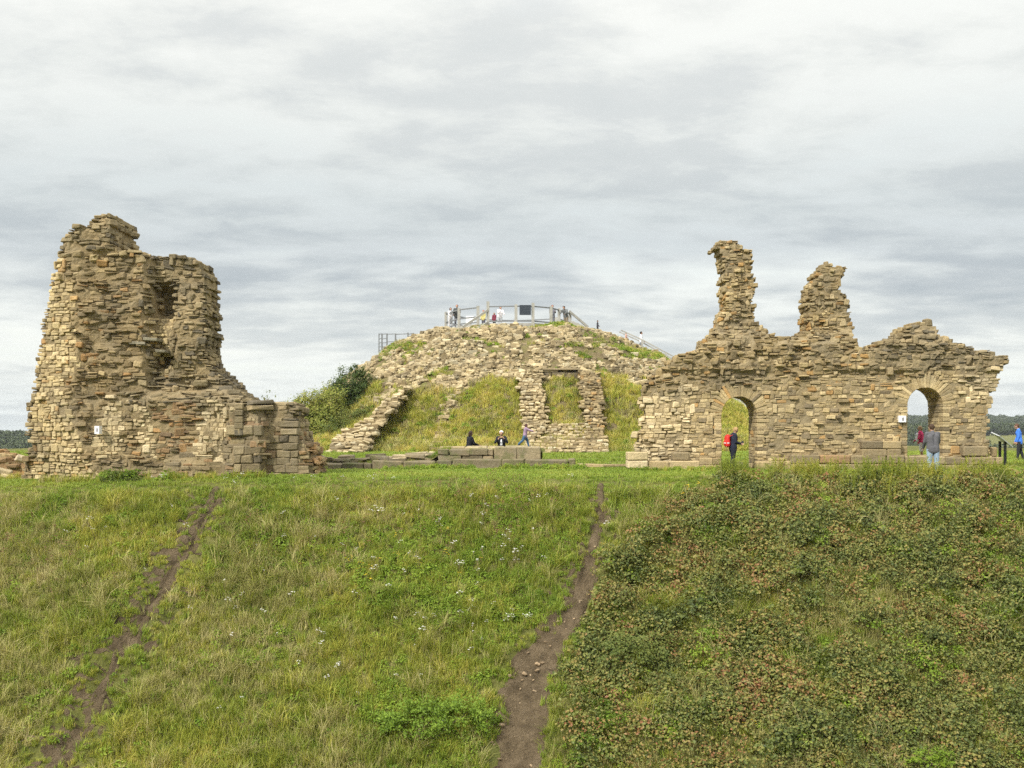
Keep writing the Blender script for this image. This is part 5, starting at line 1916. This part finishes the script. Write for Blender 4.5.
def person(label, loc, yaw, H, top, legs_c, hair_c, lean=0.0, armL=(8, 8, 15, 0), armR=(8, 8, 15, 0), legL=(0, 0), legR=(0, 0), nod=0.0, turn=0.0, skin=SKIN,
           shoe=(0.03, 0.03, 0.035), hair='short', shorts=False, sleeves=True, skirt=False, build=1.0, voxel=0.012, group=None, fingers=True, drop=None):
    """arm = (shoulder pitch forward, outward, elbow bend, inward turn of the forearm); leg = (hip pitch forward, knee bend)"""
    root = empty('person', loc, R(yaw), label, 'person', group)
    b = build
    lr = R(lean)

    def tl(x, y, z):                          # lean the trunk about the hips
        dz = z - 0.50
        return Vector((x * H, (y + math.sin(lr) * dz) * H, (0.50 + math.cos(lr) * dz) * H))
    hip = Vector((0, 0, 0.50 * H))
    chest, neck, = tl(0, 0, 0.72), tl(0, 0.0, 0.845)
    nr = R(nod)
    hd = neck + Vector((math.sin(R(turn)) * 0.01 * H, math.sin(lr * 0.6 + nr) * 0.085 * H + 0.012 * H, math.cos(lr * 0.6 + nr) * 0.085 * H))
    fwd = Vector((-math.sin(R(turn)), math.cos(R(turn)) * math.cos(nr), -math.sin(nr))).normalized()
    side_v = Vector((fwd.y, -fwd.x, 0)).normalized()
    upv = side_v.cross(fwd).normalized()
    sh = {s: tl(s * 0.105 * b, 0, 0.805) for s in (-1, 1)}

    def dirv(p, o, s):
        p, o = R(p), R(o)
        return Vector((s * math.sin(o), math.sin(p) * math.cos(o), -math.cos(p) * math.cos(o)))
    J = {}
    for s, a in ((-1, armL), (1, armR)):
        e = sh[s] + dirv(a[0], a[1], s) * 0.165 * H
        wv = dirv(a[0] + a[2], -a[3], s)
        wr = e + wv * 0.145 * H
        J[s] = (sh[s], e, wr, wv)
    LG = {}
    for s, l in ((-1, legL), (1, legR)):
        h0 = Vector((s * 0.052 * H * b, 0, 0.50 * H))
        kn = h0 + dirv(l[0], 3, s) * 0.235 * H
        an = kn + dirv(l[0] - l[1], 0, s) * 0.225 * H
        LG[s] = (h0, kn, an)
    low = min(LG[s][2].z for s in LG) - 0.04 * H
    dz = Vector((0, 0, -low)) if drop is None else Vector((0, 0, drop))
    mv = lambda v: v + dz

    def torso(ex):
        c = []
        for s in (-1, 1):
            c.append((mv(tl(s * 0.045 * b, 0, 0.52)), 0.066 * H * b + ex, mv(tl(s * 0.040 * b, 0, 0.62)), 0.060 * H * b + ex))
            c.append((mv(tl(s * 0.040 * b, 0, 0.62)), 0.060 * H * b + ex, mv(tl(s * 0.058 * b, 0.004, 0.745)), 0.064 * H * b + ex))
            c.append((mv(tl(s * 0.058 * b, 0.004, 0.745)), 0.064 * H * b + ex, mv(tl(s * 0.075 * b, 0, 0.80)), 0.040 * H + ex))
        c.append((mv(tl(0, 0, 0.79)), 0.05 * H + ex, mv(tl(0, 0, 0.835)), 0.032 * H + ex))
        return c

    def arms(ex, to=1.0):
        c = []
        for s in (-1, 1):
            a, e, wr, wv = J[s]
            c.append((mv(a), 0.034 * H * b + ex, mv(e), 0.025 * H * b + ex))
            if to > 0.6:
                c.append((mv(e), 0.025 * H * b + ex, mv(e + (wr - e) * to), 0.018 * H + ex))
        return c

    def legs(ex, frac=1.0):
        c = []
        for s in (-1, 1):
            h0, kn, an = LG[s]
            c.append((mv(h0), 0.060 * H * b + ex, mv(kn), 0.036 * H * b + ex))
            if frac > 0.5:
                c.append((mv(kn), 0.036 * H * b + ex, mv(kn + (an - kn) * 0.35 + Vector((0, -0.006 * H, 0))), 0.036 * H * b + ex))
                c.append((mv(kn + (an - kn) * 0.35 + Vector((0, -0.006 * H, 0))), 0.036 * H * b + ex, mv(an), 0.022 * H + ex))
        return c
    body = torso(-0.012) + arms(-0.006) + legs(-0.010)
    body.append((mv(neck - Vector((0, 0, 0.02 * H))), 0.030 * H, mv(hd), 0.030 * H))
    body.append((mv(hd + upv * 0.012 * H), 0.052 * H, mv(hd - upv * 0.004 * H + fwd * 0.006 * H), 0.050 * H))
    body.append((mv(hd - upv * 0.020 * H + fwd * 0.012 * H), 0.040 * H, mv(hd - upv * 0.045 * H + fwd * 0.026 * H), 0.024 * H))
    body.append((mv(hd - upv * 0.004 * H + fwd * 0.052 * H), 0.006 * H, mv(hd - upv * 0.020 * H + fwd * 0.062 * H), 0.010 * H))
    for s in (-1, 1):
        body.append((mv(hd + side_v * s * 0.052 * H + upv * 0.006 * H), 0.010 * H, mv(hd + side_v * s * 0.051 * H - upv * 0.016 * H), 0.008 * H))
        a, e, wr, wv = J[s]
        across = wv.cross(Vector((s, 0, 0.2))).normalized()
        palm_n = wv.cross(across).normalized()
        p0 = wr + wv * 0.012 * H
        for q in (-1, 1):
            body.append((mv(p0 + across * q * 0.009 * H), 0.013 * H, mv(wr + wv * 0.052 * H + across * q * 0.013 * H), 0.010 * H))
        if fingers:
            for q, ln in ((-1.5, 0.036), (-0.5, 0.043), (0.5, 0.041), (1.5, 0.032)):
                k0 = wr + wv * 0.055 * H + across * q * 0.0105 * H
                k1 = k0 + (wv * 0.9 + palm_n * -0.35 * s).normalized() * ln * 0.55 * H
                k2 = k1 + (wv * 0.55 + palm_n * -0.8 * s).normalized() * ln * 0.5 * H
                body.append((mv(k0), 0.0058 * H, mv(k1), 0.0052 * H))
                body.append((mv(k1), 0.0052 * H, mv(k2), 0.0045 * H))
            t0 = wr + wv * 0.022 * H + across * 0.018 * H
            body.append((mv(t0), 0.0072 * H, mv(t0 + (wv * 0.7 + across * 0.7).normalized() * 0.04 * H), 0.0055 * H))
        h0, kn, an = LG[s]
        ff = Vector((0, 1, -0.12)) if True else fwd
        body.append((mv(an), 0.02 * H, mv(an + Vector((0, 0.07 * H, -0.026 * H))), 0.014 * H))

    def part(name, caps, mat, vx=voxel, it=4):
        o = bpy.data.objects.new(name, capsules(caps, vx, name, it))
        COL.objects.link(o)
        o.data.materials.append(mat)
        o.parent = root
        return o
    part('body', body, cloth(skin, 0.6, 0.06), min(voxel, 0.010) if fingers else voxel, 3)
    hem = [(mv(tl(q_ * 0.042 * b, 0, 0.53)), 0.070 * H * b + 0.012, mv(tl(q_ * 0.042 * b, 0, 0.475)), 0.068 * H * b + 0.010) for q_ in (-1, 0, 1)]
    tj = torso(0.014) + hem + (arms(0.012) if sleeves is True else arms(0.012, 0.5))
    part('jacket' if sleeves is True else 'shirt', tj, cloth(top))
    if skirt:
        c = []
        for k in range(8):
            a_ = k * math.pi / 4
            c.append((mv(hip + Vector((math.cos(a_) * 0.04 * H, math.sin(a_) * 0.03 * H, 0.03 * H))), 0.045 * H, mv(hip + Vector((math.cos(a_) * 0.085 * H, math.sin(a_) * 0.075 * H, -0.16 * H))), 0.03 * H))
        part('skirt', c, cloth(legs_c))
    else:
        tc_ = legs(0.012, 0.3 if shorts else 1.0)
        tc_.append((mv(tl(-0.035 * b, 0, 0.52)), 0.068 * H * b + 0.008, mv(tl(0.035 * b, 0, 0.52)), 0.068 * H * b + 0.008))
        part('shorts' if shorts else 'trousers', tc_, cloth(legs_c))
    for s in (-1, 1):
        h0, kn, an = LG[s]
        part('shoe', [(mv(an + Vector((0, -0.015 * H, -0.020 * H))), 0.026 * H, mv(an + Vector((0, 0.035 * H, -0.022 * H))), 0.024 * H), (mv(an + Vector((0, 0.035 * H, -0.022 * H))), 0.024 * H, mv(an + Vector((0, 0.088 * H, -0.026 * H))), 0.017 * H)], cloth(shoe, 0.6))
    hc = [(mv(hd + upv * 0.020 * H - fwd * 0.008 * H), 0.053 * H, mv(hd + upv * 0.010 * H - fwd * 0.016 * H), 0.053 * H), (mv(hd - fwd * 0.022 * H - upv * 0.015 * H), 0.043 * H, mv(hd - fwd * 0.025 * H + upv * 0.01 * H), 0.046 * H)]
    for s in (-1, 1):
        hc.append((mv(hd + side_v * s * 0.030 * H + upv * 0.030 * H + fwd * 0.012 * H), 0.028 * H, mv(hd + side_v * s * 0.040 * H - fwd * 0.015 * H), 0.020 * H))
    if hair == 'long':
        hc.append((mv(hd - fwd * 0.03 * H), 0.045 * H, mv(hd - fwd * 0.045 * H - Vector((0, 0, 0.11 * H))), 0.035 * H))
    if hair == 'bob':
        for s in (-1, 1):
            hc.append((mv(hd + side_v * s * 0.040 * H), 0.022 * H, mv(hd + side_v * s * 0.046 * H - fwd * 0.012 * H - Vector((0, 0, 0.06 * H))), 0.020 * H))
        hc.append((mv(hd - fwd * 0.03 * H), 0.045 * H, mv(hd - fwd * 0.035 * H - Vector((0, 0, 0.055 * H))), 0.038 * H))
    part('hair', hc, cloth(hair_c, 0.7, 0.25))
    if fingers:
        for s in (-1, 1):
            c = mv(hd + upv * 0.008 * H + fwd * 0.047 * H + side_v * s * 0.020 * H)
            part('eye', [(c, 0.0075 * H, c + side_v * 0.002, 0.0075 * H)], cloth((0.05, 0.04, 0.035), 0.3), 0.004, 1)
        c = mv(hd - upv * 0.033 * H + fwd * 0.046 * H)
        part('mouth', [(c - side_v * 0.012 * H, 0.005 * H, c + side_v * 0.012 * H, 0.005 * H)], cloth((0.30, 0.12, 0.10), 0.5), 0.004, 1)
    root['_w'] = 0
    del root['_w']
    info = {s: root.matrix_basis for s in ()}
    mw = Matrix.LocRotScale(root.location, root.rotation_euler, None)
    return root, {'wrist': {s: mw @ mv(J[s][2] + J[s][3] * 0.05 * H) for s in J}, 'chest': mw @ mv(chest), 'mw': mw, 'H': H}


def gz(x, y):
    return float(zt(np.array([float(x)]), np.array([float(y)]))[0])


BLACK, NAVY = (0.012, 0.013, 0.018), (0.018, 0.022, 0.040)
DENIM, PALE_DENIM = (0.06, 0.10, 0.17), (0.27, 0.36, 0.46)
# walker with the red pack in the doorway
x, y = at(733, 42.4)
p, inf_ = person('person in dark clothes standing in the doorway arch looking at a phone', (x, y, 0.05), -82, 1.66, NAVY, (0.014, 0.016, 0.026), (0.34, 0.22, 0.10),
                 lean=3, armL=(4, 4, 72, 22), armR=(2, 4, 74, 22), legL=(6, 4), legR=(-6, 6), nod=24, build=1.05)
wr = (inf_['wrist'][-1] + inf_['wrist'][1]) / 2
g = Geo()
box(g, -0.04, 0.04, -0.008, 0.008, -0.08, 0.08, None, 0.2)
o = g.build('phone', M['iron'], None, False, tuple(wr + Vector((0.03, 0, 0.05))))
o.rotation_euler = (0.0, 0.9, 0)
tag(o, 'black phone held by the person in the doorway arch', 'phone')
ch = inf_['chest']
bp = empty('backpack', (ch.x - 0.22, ch.y, ch.z - 0.08), 0, 'bright red backpack worn by the person in the doorway arch', 'backpack')
RED = cloth((0.62, 0.03, 0.025), 0.6, 0.1)
me = capsules([((-0.02, -0.09, -0.15), 0.10, (-0.02, -0.09, 0.13), 0.09), ((-0.02, 0.09, -0.15), 0.10, (-0.02, 0.09, 0.13), 0.09), ((0.0, 0, -0.15), 0.11, (0.0, 0, 0.15), 0.10)], 0.014, 'bag')
o = bpy.data.objects.new('bag', me); COL.objects.link(o); me.materials.append(RED); o.parent = bp
me = capsules([((-0.10, -0.06, -0.13), 0.055, (-0.10, -0.06, -0.03), 0.05), ((-0.10, 0.06, -0.13), 0.055, (-0.10, 0.06, -0.03), 0.05)], 0.012, 'pocket')
o = bpy.data.objects.new('pocket', me); COL.objects.link(o); me.materials.append(RED); o.parent = bp
g = Geo()
box(g, -0.165, -0.06, -0.15, -0.05, -0.10, -0.07)
box(g, -0.06, 0.02, -0.205, -0.15, -0.10, -0.07)
g.build('reflective_strip', M['white'], bp)
for s in (-1, 1):
    me = capsules([((0.05, s * 0.10, 0.16), 0.02, (0.20, s * 0.11, 0.24), 0.018), ((0.20, s * 0.11, 0.24), 0.018, (0.36, s * 0.12, 0.08), 0.018), ((0.36, s * 0.12, 0.08), 0.018, (0.30, s * 0.13, -0.10), 0.016)], 0.01, 'strap')
    o = bpy.data.objects.new('strap', me); COL.objects.link(o); me.materials.append(cloth((0.35, 0.03, 0.03))); o.parent = bp
# man with his back to us at the rim
x, y = at(933, 38.6)
person('person in grey hoodie and pale blue jeans seen from behind before the window arch', (x, y, gz(x, y)), 4, 1.80, (0.105, 0.105, 0.115), PALE_DENIM, (0.06, 0.035, 0.02), lean=4, armL=(14, 10, 22, 6), armR=(14, 10, 22, 6), legL=(3, 2), legR=(-3, 2), nod=12, build=1.08)
x, y = at(921.5, 46.2)
pk, pinf = person('child in bright pink top and white shorts behind the window arch', (x, y, 0.34), 60, 1.42, (0.62, 0.05, 0.17), (0.75, 0.74, 0.76), (0.40, 0.27, 0.16), armL=(6, 8, 50, 10), armR=(0, 8, 30, 6), shorts=True, hair='bob', sleeves=True, lean=5)
wl_ = pinf['wrist'][-1]
g = Geo()
o = bpy.data.objects.new('white_bag', capsules([((0, 0, 0), 0.07, (0, 0, 0.26), 0.06), ((0.05, 0.03, 0.02), 0.06, (0.05, 0.03, 0.24), 0.05)], 0.014, 'white_bag'))
COL.objects.link(o); o.data.materials.append(cloth((0.72, 0.72, 0.76))); o.location = (x - 0.20, y - 0.05, 1.14)
tag(o, 'white bag carried at the side of the child in pink', 'bag')
x, y = at(1019.5, 52)
person('person in bright blue jacket and dark trousers beside the tilted panel', (x, y, gz(x, y)), 70, 1.74, (0.06, 0.20, 0.72), (0.025, 0.027, 0.032), (0.09, 0.045, 0.025), lean=5, armL=(2, 6, 14, 4), armR=(6, 6, 16, 4), legL=(10, 6), legR=(-8, 8), nod=15)
# sitters and runner on the foundation wall
x, y = at(469, 49.55)
person('person in long black coat sitting on the bench, face turned to the right', (x, y, 0.64), -62, 1.66, BLACK, (0.03, 0.05, 0.09), (0.035, 0.02, 0.014), lean=6, armL=(25, 5, 45, 12), armR=(25, 5, 45, 12), legL=(72, 74), legR=(70, 74), turn=10, hair='bob', drop=-0.50 * 1.66 + 0.09)
x, y = at(501.5, 49.6)
ps, sinf = person('white haired person in dark jacket and white shirt eating on the bench', (x, y, 0.66), 178, 1.66, (0.018, 0.019, 0.024), (0.03, 0.03, 0.035), (0.72, 0.70, 0.66), lean=8, armL=(30, 20, 108, 30), armR=(30, 20, 105, 32), legL=(80, 78), legR=(80, 78), nod=10, drop=-0.50 * 1.66 + 0.09)
g = Geo()
o = bpy.data.objects.new('shirt_front', capsules([((0, 0.095, 0.30), 0.065, (0, 0.10, 0.50), 0.035)], 0.01, 'shirt_front'))
COL.objects.link(o); o.data.materials.append(cloth((0.74, 0.76, 0.80))); o.parent = ps; o.location = (0, 0.045, -0.02)
wr = (sinf['wrist'][-1] + sinf['wrist'][1]) / 2
o = bpy.data.objects.new('sandwich', capsules([((-0.05, 0, 0), 0.03, (0.05, 0, 0.01), 0.035)], 0.008, 'sandwich'))
COL.objects.link(o); o.data.materials.append(cloth((0.42, 0.26, 0.15))); o.location = tuple(wr + Vector((0, -0.03, 0.03)))
tag(o, 'small sandwich held in the hands of the white haired person', 'sandwich')
x, y = at(525, 46.9)
person('small child in lilac top and blue jeans walking along the foundation wall, arms out', (x, y, 0.86), -88, 1.03, (0.30, 0.21, 0.30), (0.05, 0.11, 0.20), (0.07, 0.03, 0.025), lean=6, armL=(62, 4, 12, 2), armR=(62, 4, 12, 2), legL=(26, 12), legR=(-26, 24), hair='bob', nod=5, voxel=0.010, build=1.12)

# the small figures on the mound
def small(label, px, Y, yaw, H, top, lg, hr, z=None, **kw):
    x_, y_ = at(px, Y)
    return person(label, (x_, y_, DZ if z is None else z), yaw, H, top, lg, hr, voxel=0.016, fingers=False, **kw)


small('person in white top with dark hair at the left end of the platform', 450.5, 82.2, -150, 1.55, (0.60, 0.60, 0.62), (0.55, 0.55, 0.57), (0.035, 0.02, 0.02), armL=(30, 10, 50, 10), armR=(20, 10, 40, 10), hair='bob')
small('taller person in dark jacket and grey trousers at the platform left end', 457.0, 81.7, 170, 1.72, (0.055, 0.06, 0.06), (0.14, 0.14, 0.17), (0.12, 0.04, 0.03), armL=(15, 12, 60, 10), armR=(15, 12, 30, 10), build=1.08)
small('person in pale yellow top behind the platform stair rail', 483.5, 82.0, 150, 1.35, (0.45, 0.40, 0.16), (0.08, 0.08, 0.1), (0.28, 0.08, 0.06))
small('small child in maroon top standing behind the platform rail', 494.3, 81.5, 160, 1.1, (0.16, 0.03, 0.05), (0.03, 0.03, 0.04), (0.05, 0.03, 0.025), hair='bob')
small('person in white cardigan with reddish hair bending on the platform', 499.8, 81.0, -160, 1.50, (0.70, 0.68, 0.70), (0.40, 0.42, 0.44), (0.18, 0.03, 0.035), lean=14, armR=(40, 12, 50, 10), armL=(25, 10, 40, 10), build=1.15)
small('person in grey coat leaning at the right end of the platform', 552.3, 81.8, -170, 1.70, (0.16, 0.165, 0.19), (0.15, 0.155, 0.18), (0.15, 0.05, 0.035), armL=(25, 8, 80, 20), armR=(25, 8, 80, 20), hair='long')
small('person in khaki trousers bending over the platform right corner rail', 566.0, 82.2, 150, 1.72, (0.13, 0.14, 0.14), (0.27, 0.22, 0.16), (0.02, 0.016, 0.014), lean=24, armL=(40, 10, 20, 6), armR=(40, 10, 20, 6), nod=20)
for (px_, H_, lb, tp, lg, hr) in ((641, 1.74, 'person in white shirt walking down the mound staircase', (0.66, 0.68, 0.72), (0.25, 0.27, 0.30), (0.02, 0.016, 0.014)),
                                  (597.5, 1.05, 'dark haired head just showing above the rubble skyline', (0.05, 0.05, 0.06), (0.05, 0.05, 0.06), (0.02, 0.016, 0.014)),
                                  (626, 1.15, 'fair haired child half hidden on the staircase', (0.50, 0.32, 0.26), (0.2, 0.2, 0.2), (0.36, 0.22, 0.13))):
    xx, zz = st_pt(px_)
    small(lb, px_, YS, -95, H_, tp, lg, hr, z=zz, legL=(12, 8), legR=(-8, 10), armL=(15, 6, 30, 4), armR=(10, 6, 30, 4))


# ------------------------------------------------------------------ the air
g = Geo()
x0_, x1_, y0_, y1_, z0_, z1_ = -2450, 2450, -400, 2450, -60, 46
g.add(np.array([(a_, b_, c_) for a_ in (x0_, x1_) for b_ in (y0_, y1_) for c_ in (z0_, z1_)]), [np.array([(0, 1, 3, 2), (4, 6, 7, 5), (0, 4, 5, 1), (2, 3, 7, 6), (0, 2, 6, 4), (1, 5, 7, 3)])])
m = bpy.data.materials.new('thin haze')
m.use_nodes = True
t = NT(m.node_tree)
vol = t.n('ShaderNodeVolumePrincipled', {'Color': (0.86, 0.92, 1.0, 1), 'Density': 0.00009})
t.n('ShaderNodeOutputMaterial', {'Volume': vol.outputs[0]})
o = g.build('haze', m)
tag(o, 'thin pale blue haze over the far woods', 'haze', kind='stuff')
scn.cycles.volume_bounces = 0
